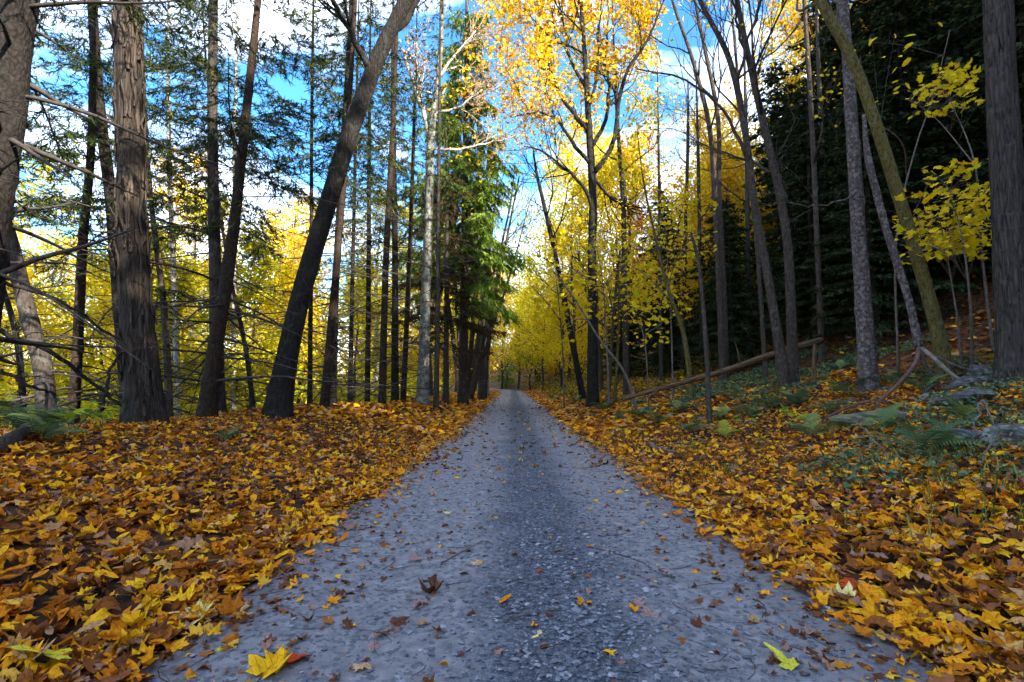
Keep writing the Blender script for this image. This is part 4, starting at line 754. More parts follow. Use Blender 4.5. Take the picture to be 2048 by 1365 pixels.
leafy_sapling('maple_sapling', 'young maple with bright yellow tiers of leaves beside the ridged trunk', (1945, 760), [([(1945, 760), (1940, 600), (1925, 480), (1900, 380)], 7), ([(1935, 560), (1880, 500), (1810, 480)], 4), ([(1925, 470), (1960, 400), (1985, 360)], 4)], 7.6, 300, [(1800, 400, 1990, 520), (1850, 345, 2000, 440), (1820, 470, 1960, 520)], 301, .125)
leafy_sapling('maple_sapling', 'yellow leaf spray reaching out high beside the ridged trunk', (1990, 745), [([(1990, 745), (1965, 520), (1950, 330), (1900, 200)], 6), ([(1950, 330), (1850, 220), (1815, 200)], 3)], 8.2, 150, [(1815, 165, 1960, 235), (1870, 140, 1950, 190)], 302, .115)
leafy_sapling('maple_sapling', 'lower yellow sapling tiers between the olive and ridged trunks', (1925, 770), [([(1925, 770), (1915, 640), (1895, 520), (1880, 440)], 5), ([(1905, 560), (1850, 500), (1800, 490)], 3), ([(1898, 520), (1950, 470), (1985, 450)], 3)], 7.9, 260, [(1790, 440, 1900, 525), (1860, 400, 1995, 500), (1880, 470, 1995, 530)], 306, .115)
leafy_sapling('green_leaved_sapling', 'thin pale sapling with a few green leaves between olive and ridged trunks', (1785, 560), [([(1785, 560), (1800, 420), (1830, 300), (1870, 180), (1900, 60)], 5), ([(1815, 360), (1790, 270), (1760, 250)], 3)], 8.8, 26, [(1740, 80, 1880, 230), (1790, 110, 1860, 200)], 303, .15, LM2)
leafy_sapling('maple_sapling', 'yellow sapling with layered leaves in front of the golden maple', (1218, 768), [([(1218, 768), (1212, 660), (1205, 560), (1190, 480)], 5), ([(1208, 590), (1150, 540), (1110, 525)], 3), ([(1206, 570), (1250, 530), (1290, 520)], 3)], 15.5, 280, [(1100, 500, 1230, 580), (1180, 500, 1300, 570), (1230, 560, 1330, 640), (1130, 560, 1200, 640)], 304, .17, planes=4)
leafy_sapling('maple_sapling', 'yellow sapling with wide sprays left of the bare sapling', (1345, 752), [([(1345, 752), (1342, 640), (1336, 540), (1330, 440)], 4), ([(1340, 600), (1290, 550), (1260, 530)], 3), ([(1336, 540), (1380, 480), (1410, 460)], 3)], 14.2, 260, [(1250, 470, 1350, 600), (1300, 420, 1430, 520), (1280, 560, 1380, 640)], 307, .16)
leafy_sapling('maple_sapling', 'yellow sapling overhanging the lane left of the golden maple', (1128, 772), [([(1128, 772), (1124, 680), (1115, 580), (1105, 500)], 4), ([(1120, 640), (1080, 590), (1060, 570)], 3), ([(1116, 590), (1150, 550), (1165, 540)], 3)], 19, 260, [(1055, 520, 1130, 640), (1090, 480, 1175, 600), (1070, 600, 1160, 690)], 308, .21)
leafy_sapling('maple_sapling', 'small yellow sapling low beside the olive sapling', (1297, 760), [([(1297, 760), (1290, 690), (1280, 640)], 4), ([(1288, 670), (1320, 650), (1330, 640)], 2)], 13, 90, [(1250, 620, 1335, 690)], 305, .12, planes=3)

# ---------------------------------------------------------------- woods behind, copied from a few grown trees
def proto(name, h, crown_h, ln, leaf, bark, seed, n=11, per=4, lsize=.2, lspread=.33, w=.16, kids=4):
    r_ = np.random.default_rng(seed); k = 9; z = np.linspace(-.15, h, k); P = np.stack([np.cumsum(r_.normal(0, .10, k)), np.cumsum(r_.normal(0, .10, k)), z], -1); P[0, :2] = 0
    g, Q, rr = trunk_geo(P, np.linspace(w, .03, k), 8, .4, .06, seed=seed); root = thing(name, (0, 0, 0), 'x x x x', 'tree'); obj('trunk', g, bark, root); tips = []; br = []
    for i in range(n):
        t_ = crown_h / h + (1 - crown_h / h) * (i + r_.random()) / n; j = min(len(Q) - 2, int(t_ * (len(Q) - 1))); a = i * 2.4 + r_.normal(0, .4); hh = (t_ - crown_h / h) / (1 - crown_h / h)
        twigs(br, tips, Q[j], np.array([math.cos(a), math.sin(a), .35 + .6 * hh]), ln * (1.1 - .6 * hh) * r_.uniform(.7, 1.2), rr[j] * .45, 2, r_, .35, .8, kids, 5)
    tag(obj('limbs', wood(br), bark, root), kind='stuff'); obj('crown', leafing(tips, per, lspread, lsize, r_), leaf, root, smooth=False); return root
PR = [proto('yellow_maple', 13, 2.6, 3.2, M['yellow'], M['b_dark'], 401, per=8, n=14, kids=5, lsize=.17), proto('yellow_maple', 15, 4.0, 3.4, M['yellow'], M['b_beech'], 402, per=7, n=16, kids=5, lsize=.17), proto('yellow_maple', 9, 1.0, 2.5, M['lime'], M['b_dark'], 403, per=9, n=14, w=.10, kids=5, lsize=.17)]
used = [False] * 3
def plant(kind, x, y, s, label, group, leaf=None, bark=None, rz=None):
    rz = random.Random(int(x * 77 + y * 13)).uniform(0, 6.28) if rz is None else rz; loc = (x, y, float(zf(x, y)) - .05)
    mats = {}
    if leaf: mats['crown'] = M[leaf]
    if bark: mats['trunk'] = M[bark]; mats['limbs'] = M[bark]
    return copy_tree(PR[kind], loc, rz, s, label, group, mats)
r_ = np.random.default_rng(500)
# along the far lane, named one by one
LANE = [(4.4, 26, 1, .85, 'yellow', 'yellow tree closest to the lane on its right, past the golden maple'), (6.6, 30, 0, 1.0, 'yellow', 'yellow tree up the bank behind the golden maple'), (4.6, 36, 1, 1.0, 'lime', 'yellow-green tree right of the far lane'), (7.8, 38, 1, 1.1, 'orange', 'orange-red tree rising behind the leaning dark trunk'),
        (4.2, 45, 0, 1.0, 'yellow', 'yellow tree right of the lane near its far bend'), (9.5, 46, 1, 1.15, 'gold', 'golden tree high on the far right bank'), (6, 56, 1, 1.1, 'yellow', 'yellow tree behind the far right bank trees'), (-5.5, 36, 0, .95, 'lime', 'yellow-green tree left of the far lane'),
        (-5.0, 47, 1, 1.0, 'yellow', 'yellow tree left of the lane near its far bend'), (-9.5, 66, 1, 1.1, 'lime', 'yellow-green tree straddling the end of the lane, left'), (-1.5, 76, 0, 1.2, 'gold', 'golden tree closing the end of the lane'), (3.0, 66, 1, 1.0, 'lime', 'yellow-green tree closing the lane end on the right'),
        (-3.6, 52, 0, .8, 'lime', 'small yellow-green tree overhanging the far lane from the left'), (3.0, 51, 0, .8, 'yellow', 'yellow tree overhanging the far lane from the right'), (-5.2, 60, 2, 1.2, 'yellow', 'low yellow tree at the lane bend, left side'), (2.2, 60, 2, 1.2, 'lime', 'low yellow-green tree at the lane bend, right side'), (-3.4, 66, 1, 1.0, 'yellow', 'yellow tree arching over the lane bend from the left'), (0.8, 70, 1, 1.0, 'lime', 'yellow-green tree filling the gap beyond the lane bend'), (-6.5, 84, 0, 1.1, 'lime', 'yellow-green tree straight behind the lane bend'), (-1.0, 92, 1, 1.1, 'yellow', 'tall yellow tree straight behind the lane bend'), (3.6, 40, 2, .9, 'yellow', 'low yellow tree leaning on the right bank before the bend'), (11, 27, 2, 1.0, 'yellow', 'low yellow tree on the slope right of the slender maple'), (9.3, 22, 2, .9, 'gold', 'low golden tree on the slope behind the twin trunks'), (13, 33, 0, 1.0, 'gold', 'golden tree behind the twin trunks up the slope'), (16, 38, 1, .95, 'yellow', 'yellow tree high on the slope against the sky')]
for x, y, k, s, lf, lab in LANE: plant(k, x, y, s, lab, 'autumn trees along the far lane', lf)
plant(1, 19.5, 24, .95, 'orange-gold tree standing above the dark hemlocks', 'autumn trees along the far lane', 'orange')
plant(1, 17.5, 29, 1.1, 'golden tree beside the orange one above the hemlocks', 'autumn trees along the far lane', 'gold')
BG = []
for k in range(44):                                 # sunlit trees beyond the left bank
    x = -6.5 - 52 * ((k * .618) % 1); y = r_.uniform(20, 58) if k % 3 else r_.uniform(20, 30)
    if x > -8.5 and y < 24: y += 12
    if -x / y > 1.25: x = -1.15 * y
    BG.append((x / y, x, y, k))
BG += [(x / y, x, y, 44 + i) for i, (x, y) in enumerate([(-6.4, 41), (-8, 52), (-5.8, 58), (-11, 44), (-15, 36), (-20, 33), (-26, 36), (-33, 38), (-13, 30), (-18, 27)])]
BG.sort(); GAPS = [(40, 'behind the edge spruce at far left'), (130, 'between the leaning spruce and the thin spruce'), (235, 'just left of the shaggy trunk'), (330, 'just right of the shaggy trunk'), (420, 'left of the nearly black spruce'), (540, 'between the black spruce and the leaning maple'), (640, 'just right of the leaning maple foot'), (740, 'among the first slender spruces'), (2000, 'left of the forked pale tree')]
seen_l = set()
for i, (_, x, y, k) in enumerate(BG):
    gx = 1024 + FPX * x / y; gap = next(t_ for lim, t_ in GAPS if gx < lim); cl = ['yellow', 'yellow-green', 'bright yellow', 'greenish', 'golden'][k % 5]; bk = ['pale', 'brown', 'dark'][k % 3]
    for lab in (f'{cl} sunlit tree far {gap}', f'{cl} sunlit tree with {bk} trunk far {gap}', f'{cl} sunlit tree partly hidden by another far {gap}', f'rearmost {cl} sunlit tree with {bk} trunk far {gap}', f'smaller {cl} sunlit tree far {gap}'):
        if lab not in seen_l: break
    seen_l.add(lab)
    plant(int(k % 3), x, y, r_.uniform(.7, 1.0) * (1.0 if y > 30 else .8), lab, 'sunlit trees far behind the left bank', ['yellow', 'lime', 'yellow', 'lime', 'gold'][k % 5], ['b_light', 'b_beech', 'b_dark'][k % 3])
YML = ['young yellow maple behind the leaning spruce at far left', 'young yellow maple left of the thin upright spruce', 'young yellow maple behind the shaggy trunk', 'young yellow maple right of the shaggy trunk', 'young yellow maple behind the black spruce', 'young yellow maple left of the leaning maple', 'young yellow maple right of the leaning maple', 'young yellow maple among the slender spruces']
for k, (x, y) in enumerate([(-13.5, 14.5), (-12.0, 15.5), (-10.5, 14.2), (-9.2, 14.0), (-9.4, 17.0), (-8.0, 16.0), (-6.6, 16.5), (-5.6, 18.5)]): plant(2, x, y, .5 + .05 * (k % 3), YML[k], 'young maples among the left trunks', ['yellow', 'lime'][k % 2], 'b_dark')
for p in PR:                                        # the grown originals themselves are not part of the wood
    for ch in list(p.children): bpy.data.objects.remove(ch)
    bpy.data.objects.remove(p)
lg = Geo(); tg = Geo()
for k in range(150):
    y = r_.uniform(44, 130); x = r_.uniform(5, 62) if k % 3 else r_.uniform(-45, 6); 
    if abs(x - float(roadx(y))) < 4.5: x += 9
    z0 = float(zf(x, y)); h = r_.uniform(8, 14); m_ = 700; v = r_.normal(0, 1, (m_, 3)); v /= np.linalg.norm(v, axis=1)[:, None]; v *= (r_.random(m_) ** .4)[:, None]
    P = np.array([x, y, z0 + h * .52]) + v * np.array([2.8, 2.8, h * .5]) * (1 + .35 * vnoise(v * 2.5 + k))[:, None]; scatter(lg, LEAF2[k % 2], P, rotmats(m_, 1.4, r_), r_.uniform(.3, .6, m_)); tube(tg, resample(np.array([[x, y, z0 - .3], [x, y, z0 + h]]), 4), [.16, .13, .09, .03], 5)
e = tag(obj('far_wood', lg, M['gold_far'], smooth=False), 'far-off yellow and gold wood closing the valley', None, None, 'stuff'); tag(obj('far_stems', tg, M['b_dark'], e), kind='stuff')
# low yellow thicket under them
lg = Geo(); n = 60000; y = r_.uniform(14, 55, n); x = -5.5 - r_.random(n) * (y * 1.05); q = fbm2(x, y, .30, 2.) ; hz = np.clip(1.5 + q * 2.2, .2, 5.5) * r_.random(n) ** .8
P = np.stack([x, y, zf(x, y) + hz], -1); pk = r_.integers(0, 2, n)
for k in range(2): scatter(lg, LEAF2[k], P[pk == k], rotmats((pk == k).sum(), 1.3, r_), r_.uniform(.10, .26, (pk == k).sum()))
tag(obj('understorey', lg, M['lime'], smooth=False), 'low yellow-green thicket behind the left bank', None, None, 'stuff')
lg = Geo(); n = 22000; y = r_.uniform(18, 130, n); x = 2.6 + r_.random(n) ** 1.3 * (9 + np.clip(y - 40, 0, 99) * .35) + roadx(y); q = fbm2(x, y, .5, 6.); hz = np.clip(.25 + q * .6 + np.clip(y - 35, 0, 60) * .03, .05, 2.6) * r_.random(n)
P = np.stack([x, y, zf(x, y) + hz], -1); scatter(lg, LEAF2[0], P, rotmats(n, 1.3, r_), r_.uniform(.10, .22, n)); tag(obj('bank_undergrowth', lg, M['under'], smooth=False), 'green and yellow undergrowth along the far right bank', None, None, 'stuff')

# dark hemlock wood on the hill, plus unseen hemlocks added behind for shade
def hemlock(h, seed, fine=1.0):
    r_ = np.random.default_rng(seed); wg = Geo(); lg = Geo(); tube(wg, resample(np.array([[0, 0, -.5], [.1, 0, h * .5], [0, .1, h]]), 12), np.linspace(.19, .02, 12), 7); z = 1.0; a = 0
    while z < h - .3:
        for k in range(4):
            a += 2.4; ln = 3.2 * (1 - z / h) ** .7 * r_.uniform(.7, 1.15) + .3; d = unit(np.array([math.cos(a), math.sin(a), -.10 - .1 * r_.random()])); s = np.array([-d[1], d[0], 0]); m_ = int(22 * ln * fine ** 1.7)
            f = r_.random(m_) ** .8; off = r_.normal(0, .26, m_) * (1.1 - .6 * f) * ln * .5; P = np.array([0, 0, z]) + d * (f * ln)[:, None] + s * off[:, None] + np.array([0, 0, -.12]) * (np.abs(off) + f * f * ln * .5)[:, None] + r_.normal(0, .05, (m_, 3))
            dv = d[None] + s[None] * np.sign(off)[:, None] * .8 + r_.normal(0, .35, (m_, 3)) + np.array([0, 0, -.35]); Mx = basis(dv, np.array([[0, 0, 1.]]), r_, .6)
            scatter(lg, (LEAF2[0][0] * np.array([.8, 1, 1]), LEAF2[0][1]), P, Mx, r_.uniform(.22, .5, m_) / fine); tube(wg, resample(np.array([[0, 0, z], np.array([0, 0, z]) + d * ln]), 3), [.03, .018, .005], 3)
        z += .42 * r_.uniform(.8, 1.2)
    return wg, lg
HV = [hemlock(h, 600 + k) for k, h in enumerate((13, 15, 11))] + [hemlock(h, 610 + k, 1.75) for k, h in enumerate((13, 15, 12))]
spots = []
for k in range(900):
    x = r_.uniform(7, 44); y = r_.uniform(-26, 46)
    if y < 4 and x > 30: continue
    lim = np.interp(y, [4, 12, 20, 30, 44], [10.8, 10.4, 11, 15, 20])
    if x < lim: continue
    if all((x - a) ** 2 + (y - b_) ** 2 > 2.9 ** 2 for a, b_ in spots): spots.append((x, y))
    if len(spots) >= 95: break
spots += [(5.5, -9), (4, -16), (0, -24), (-8, -22)]  # unseen trees behind the camera, added to block skylight and darken the trunks
LOW = {}
for x, y, q in [(7.4, 17.5, .5), (9.0, 15.5, .55), (8.3, 20.5, .55), (10.2, 18.5, .65), (6.9, 23, .5), (9.6, 23.5, .6), (8.0, 27, .6), (11.2, 21.5, .7), (6.8, 31, .55), (10.8, 26.5, .65), (9.0, 31, .65), (10.5, 13.5, .7), (12.2, 30.5, .7), (7.6, 36, .6), (10.6, 36, .7), (12.5, 17, .8), (8.8, 12.6, .42)]: LOW[len(spots)] = q; spots.append((x, y))
pts, kinds, rots, scls = [], [], [], []
for k, (x, y) in enumerate(spots):
    kinds.append(k % 3 + (3 if (y > 5 and x < np.interp(y, [4, 12, 20, 30, 46], [14.5, 14.5, 16, 21, 26])) else 0))
    rots.append((0, 0, r_.random() * 6.28)); scls.append(LOW.get(k, 1) * r_.uniform(.85, 1.15)); pts.append((x, y, float(zf(x, y))))
me = bpy.data.meshes.new('hemlock_wood'); me.from_pydata(pts, [], [])
a_ = me.attributes.new('kind', 'INT', 'POINT'); a_.data.foreach_set('value', kinds)
a_ = me.attributes.new('turn', 'FLOAT_VECTOR', 'POINT'); a_.data.foreach_set('vector', np.array(rots, np.float32).ravel())
a_ = me.attributes.new('size', 'FLOAT', 'POINT'); a_.data.foreach_set('value', np.array(scls, np.float32))
ng = bpy.data.node_groups.new('hemlock_wood', 'GeometryNodeTree'); ng.interface.new_socket('Geometry', in_out='INPUT', socket_type='NodeSocketGeometry'); ng.interface.new_socket('Geometry', in_out='OUTPUT', socket_type='NodeSocketGeometry')
gi = ng.nodes.new('NodeGroupInput'); go = ng.nodes.new('NodeGroupOutput'); jn = ng.nodes.new('GeometryNodeJoinGeometry')
def attr(name, dt):
    q = ng.nodes.new('GeometryNodeInputNamedAttribute'); q.data_type = dt; q.inputs['Name'].default_value = name; return q.outputs['Attribute']
ak, ar, as_ = attr('kind', 'INT'), attr('turn', 'FLOAT_VECTOR'), attr('size', 'FLOAT')
for k, (w_, l_) in enumerate(HV):
    nw = sum(len(F) for F in w_.F); q = Geo(); q.join(w_); q.join(l_); hm = q.mesh('hemlock', smooth=False); hm.materials.append(M['b_dark']); hm.materials.append(M['hemlock'])
    ix = np.ones(len(hm.polygons), np.int32); ix[:nw] = 0; hm.polygons.foreach_set('material_index', ix); ho = bpy.data.objects.new('hemlock', hm)
    oi = ng.nodes.new('GeometryNodeObjectInfo'); oi.inputs['Object'].default_value = ho
    cm = ng.nodes.new('FunctionNodeCompare'); cm.data_type = 'INT'; cm.operation = 'EQUAL'; cm.inputs[3].default_value = k; ng.links.new(ak, cm.inputs[2])
    ip = ng.nodes.new('GeometryNodeInstanceOnPoints'); ng.links.new(gi.outputs[0], ip.inputs['Points']); ng.links.new(cm.outputs[0], ip.inputs['Selection']); ng.links.new(oi.outputs['Geometry'], ip.inputs['Instance'])
    ng.links.new(ar, ip.inputs['Rotation']); ng.links.new(as_, ip.inputs['Scale']); ng.links.new(ip.outputs[0], jn.inputs[0])
ng.links.new(jn.outputs[0], go.inputs[0])
e = tag(obj('hemlock_wood', me, M['hemlock']), 'dense mass of dark hemlocks covering the right hillside, with unseen ones added behind for shade', None, None, 'stuff'); md = e.modifiers.new('wood', 'NODES'); md.node_group = ng

# ---------------------------------------------------------------- logs, stones, sticks, ferns
def local_tube(name, A, r0, r1, mat, parent, org, sides=14, amp=.08, seed=3, n=60):
    """a tube whose own z runs along its length, so that the bark grain follows it"""
    A = np.asarray(A, float); d = unit(A[-1] - A[0]); q = Vector(d).to_track_quat('Z', 'Y'); Rm = np.array(q.to_matrix()); loc = (A - A[0]) @ Rm
    g, Q, rr = trunk_geo(loc, np.linspace(r0, r1, len(A)), sides, .08, amp, seed=seed, flare=0, ridges=sides // 2); o = obj(name, g, mat, parent); o.location = A[0] - np.asarray(org); o.rotation_mode = 'QUATERNION'; o.rotation_quaternion = q; return o
A = [W(1246, 799, 9.3), W(1350, 770, 9.9), W(1450, 742, 10.6), W(1550, 708, 11.4), W(1640, 682, 12.4)]
A = np.array(A); A[:, 2] = np.maximum(A[:, 2], zf(A[:, 0], A[:, 1]) + .04)
e = thing('fallen_log', tuple(A[0]), 'long barkless fallen log lying up the slope on the right', 'log'); local_tube('trunk', A, .035, .085, M['b_log'], e, A[0], 18, .06, 4)
for k, (tr, Yd) in enumerate([([(1300, 793), (1330, 770), (1338, 765)], 9.4), ([(1480, 735), (1475, 700), (1468, 680)], 10.8)]):
    g = Geo(); tube(g, resample(np.array([W(x, y, Yd) for x, y in tr]), 6), np.linspace(.018, .006, 6), 5); obj('branch_stub', g, M['b_log'], e, A[0])
P = px_path([(1626, 722), (1629, 704), (1630, 690)], 9.6, sink=.05); e = thing('broken_stump', tuple(P[0]), 'short broken pale stub standing near the log top', 'stump'); g, Q, rr = trunk_geo(P, [.04, .034, .026], 10, .03, .12, seed=8); obj('trunk', g, M['b_log'], e, P[0])
P = np.array([G(330, 836), G(382, 829), G(432, 826)]) + np.array([0, 0.5, .0]); P[:, 2] = zf(P[:, 0], P[:, 1]) + .05; e = thing('fallen_branch', tuple(P[0]), 'pale bare branch lying behind the shaggy trunk foot', 'log'); local_tube('trunk', P, .03, .022, M['twig_pale'], e, P[0], 8, .1, 6)
A = np.array([G(0, 905), G(40, 880), G(70, 862)]); A[:, 2] += .05; e = thing('rotten_log', tuple(A[0]), 'dark rotten log end under the ferns at far left', 'log'); local_tube('trunk', A, .075, .06, M['b_dark'], e, A[0], 12, .12, 9)

def rock_geo(seed, sx, sy, sz, rough=.28, res=(22, 14)):
    u = np.linspace(0, 2 * math.pi, res[0], endpoint=False); v = np.linspace(.02, math.pi - .02, res[1]); Ug, Vg = np.meshgrid(u, v)
    d = np.stack([np.cos(Ug) * np.sin(Vg), np.sin(Ug) * np.sin(Vg), np.cos(Vg)], -1); r_ = np.random.default_rng(seed); rad = np.ones(d.shape[:2]) * 1.25
    for k in range(11):                             # cut flat faces, as broken ledge stone has
        n_ = unit(r_.normal(0, 1, 3) * np.array([1, 1, 1.2])); c = d @ n_; off = r_.uniform(.62, .95); rad = np.where(c > .05, np.minimum(rad, off / np.maximum(c, .05)), rad)
    rad = rad * (1 + rough * .18 * vnoise(d * 3 + seed) + rough * .10 * vnoise(d * 9 + seed)); V = (d * rad[..., None] * np.array([sx, sy, sz])).reshape(-1, 3); n, m_ = res
    i = np.arange(m_ - 1)[:, None] * n; j = np.arange(n)[None]; F = np.stack([i + j, i + n + j, i + n + (j + 1) % n, i + (j + 1) % n], -1).reshape(-1, 4); g = Geo(); g.add(V, F, np.array([list(range(n))[::1]]) if False else np.zeros((0, 4), int)); return g
def rock_mat(name, c, lich, amt, ls=9):
    m = bark_mat(name, tuple(x * .45 for x in c), c, lich, amt, s=7, stretch=1.6, bump=.6, lscale=ls, rough=.85); return m
M['rock'] = rock_mat('grey_ledge_rock', (0.075, 0.07, 0.066), (0.17, 0.17, 0.155), .35); M['rock_lichen'] = rock_mat('lichen_rock', (0.09, 0.09, 0.078), (0.28, 0.29, 0.25), .45, 9); M['rock_moss'] = rock_mat('mossy_rock', (0.15, 0.125, 0.10), (0.10, 0.13, 0.04), .55, 4); M['rock_dark'] = rock_mat('dark_slate_rock', (0.11, 0.12, 0.15), (0.2, 0.22, 0.26), .2)
ROCKS = [(1960, 772, .36, .25, .15, 'rock', 'grey flat boulder between the olive and ridged trunks'), (1930, 806, .44, .26, .12, 'rock', 'slanting layered grey rock below the leaning olive trunk'), (1765, 845, .38, .24, .12, 'rock_moss', 'long mossy brown rock half buried in leaves'), (2030, 886, .20, .18, .15, 'rock_lichen', 'pale lichen-covered rock at the right edge'),
         (1968, 884, .21, .15, .09, 'rock_dark', 'dark slate slab beside the lichen-covered rock'), (1985, 760, .30, .2, .15, 'rock', 'boulder at the foot of the ridged trunk'), (1700, 676, .10, .08, .07, 'rock_lichen', 'small white stone left of the mottled trunk'), (1480, 771, .10, .08, .06, 'rock', 'small stone left of the arching trunks on the slope'), (1384, 768, .11, .08, .07, 'rock_dark', 'small bluish stone just below the fallen log'),
         (1452, 770, .07, .06, .05, 'rock', 'smaller stone left of the small slope stone'), (1790, 758, .14, .1, .08, 'rock', 'grey stone under the crooked dead stem'), (1768, 782, .12, .09, .06, 'rock_lichen', 'pale stone below the mottled trunk'), (1880, 800, .22, .16, .09, 'rock_moss', 'brownish flat rock beside the layered grey one'), (1705, 800, .07, .06, .05, 'rock', 'little stone among ferns below the mottled trunk'), (1545, 770, .07, .05, .04, 'rock_lichen', 'little pale stone below the arching trunks')]
for k, (px, py, sx, sy, sz, mt, lab) in enumerate(ROCKS):
    p = G(px, py); o = tag(obj('rock', rock_geo(700 + k, sx, sy, sz), M[mt], smooth=False), lab, 'rock', 'rocks on the right slope'); o.location = (p[0], p[1] + sy * .5, p[2] + sz * .02); o.rotation_euler = (.1 * (k % 3 - 1), .15 * (k % 2), k * 1.3)
STICKS = [([(1298, 895), (1320, 905), (1350, 914)], 10, 'twig_mid', 'short thick broken stick at the edge of the right drift', None), ([(1703, 858), (1730, 890), (1775, 928)], 4, 'twig_pale', 'thin pale stick slanting through the right-hand leaves', .12), ([(1640, 858), (1700, 848), (1770, 838), (1800, 826)], 6, 'twig_red', 'brown curved stick across the mossy rock', .15), ([(1945, 893), (1970, 870), (1988, 850)], 4, 'twig_pale', 'pale twig standing up by the dark slate slab', .25),
          ([(1850, 800), (1900, 775), (1960, 745)], 7, 'b_dark', 'dark branch propped between the rocks', .2), ([(2048, 880), (1990, 925), (1960, 945)], 5, 'twig_mid', 'thin stem reaching in from the right edge', .12), ([(232, 842), (300, 840), (345, 838)], 8, 'b_dark', 'dark stick at the foot of the shaggy trunk', .06), ([(203, 820), (215, 770), (232, 720), (262, 690)], 7, 'b_spruce', 'forked dead branch standing left of the shaggy trunk', .0),
          ([(0, 660), (90, 700), (170, 755), (260, 825)], 10, 'b_spruce', 'long fallen bough slanting down to the shaggy trunk', .0), ([(0, 560), (110, 600), (240, 680)], 8, 'b_spruce', 'long dead bough crossing at far left', .0), ([(0, 740), (60, 770), (110, 790)], 8, 'b_dark', 'low dead bough at the far left edge', .0), ([(600, 806), (640, 800), (690, 803)], 6, 'twig_mid', 'brushwood stick at the foot of the spruces', .08), ([(660, 806), (700, 796), (745, 802)], 5, 'twig_mid', 'second brushwood stick below the slender spruces', .08)]
for k, (tr, w_, mt, lab, lift) in enumerate(STICKS):
    if lift == .0: Yd = [6.2, 6.4, 6.7, 6.9][:len(tr)]; A = np.array([W(x, y, q) for (x, y), q in zip(tr, Yd)]); Ym = 6.5; A[-1][2] = min(A[-1][2], 3)
    else:
        A = np.array([G(x, y) for x, y in tr]); Ym = A[:, 1].mean(); A[:, 2] = zf(A[:, 0], A[:, 1]) + .05; A[1:-1, 2] += lift or .0
        if 'standing up' in lab: A[-1] = W(*tr[-1], A[0][1])
    e = thing('stick', tuple(A[0]), lab, 'stick', 'sticks and dead boughs'); g = Geo(); B = resample(A, 14); B[1:-1] += np.random.default_rng(k).normal(0, .012, (12, 3)); rad = np.linspace(w_, w_ * .55, 14) * Ym / FPX / 2; tube(g, B, rad, 7); obj('stem', g, M[mt], e, A[0])
    rq = np.random.default_rng(800 + k)
    for q in range(4):
        j = int(rq.integers(2, 11)); br = []; tp = []; twigs(br, tp, B[j], unit(unit(B[j + 1] - B[j]) + rq.normal(0, .5, 3) + np.array([0, 0, .15])), rq.uniform(.15, .5) * (1 if lift == .0 else .5), rad[j] * .4, 0, rq, 0.1); obj('twig', wood(br), M[mt], e, A[0])
# thin stalks lying on the lane
for k, (x0, y0, x1, y1, mt, lab) in enumerate([(975, 1158, 1095, 1183, 'twig_mid', 'olive stalk lying across the centre gravel'), (1005, 1253, 1125, 1228, 'twig_mid', 'golden stalk on the gravel above the cream leaf'), (882, 1132, 968, 1088, 'twig_red', 'reddish stalk slanting on the left track'), (775, 1140, 850, 1133, 'twig_mid', 'straight thin stalk on the left track'), (1180, 1100, 1290, 1128, 'twig', 'dark stalk trailing on the right track')]):
    A = resample(np.array([G(x0, y0), (G(x0, y0) + G(x1, y1)) / 2 + np.array([.01, .015, .0]), G(x1, y1)]), 8); A[:, 2] = road_z(A[:, 0], A[:, 1]) + .006; g = Geo(); tube(g, A, np.linspace(.0035, .0015, 8), 5); o = tag(obj('stalk', g, M[mt], None, A[0]), lab, 'stalk', 'stalks lying on the lane'); o.location = A[0]

# ferns
def frond_mesh(seed, ln=1.0):
    r_ = np.random.default_rng(seed); n = 15; t_ = np.linspace(0, 1, n); C = np.stack([.05 * np.sin(t_ * 2), t_ * .92, .55 * t_ - .75 * t_ ** 2.2], -1); g = Geo(); tube(g, C, np.linspace(.010, .003, n), 3)
    for k in range(20):
        f = .12 + .86 * k / 20; i = min(n - 2, int(f * (n - 1))); p = C[i] + (C[i + 1] - C[i]) * (f * (n - 1) - i); w_ = .26 * math.sin(math.pi * min(1, f * .92 + .10)) ** .8 * (1.08 - f * .45) + .02
        for s in (-1, 1):
            tip = p + np.array([s * w_, w_ * .35, -.10 * w_ + r_.normal(0, .012)]); m_ = (p + tip) / 2 + np.array([0, .0, .012]); hw = .0125
            g.add(np.array([p + [0, -hw, 0], m_ + [0, -hw, 0], tip, m_ + [0, hw, 0], p + [0, hw * .8, 0]]), np.array([[0, 1, 3], [1, 2, 3], [0, 3, 4]]) if s > 0 else np.array([[0, 3, 1], [1, 3, 2], [0, 4, 3]]))
    return g.mesh('frond', smooth=False)
FR = [frond_mesh(k) for k in range(3)]
for f in FR: f.materials.append(M['fern'])
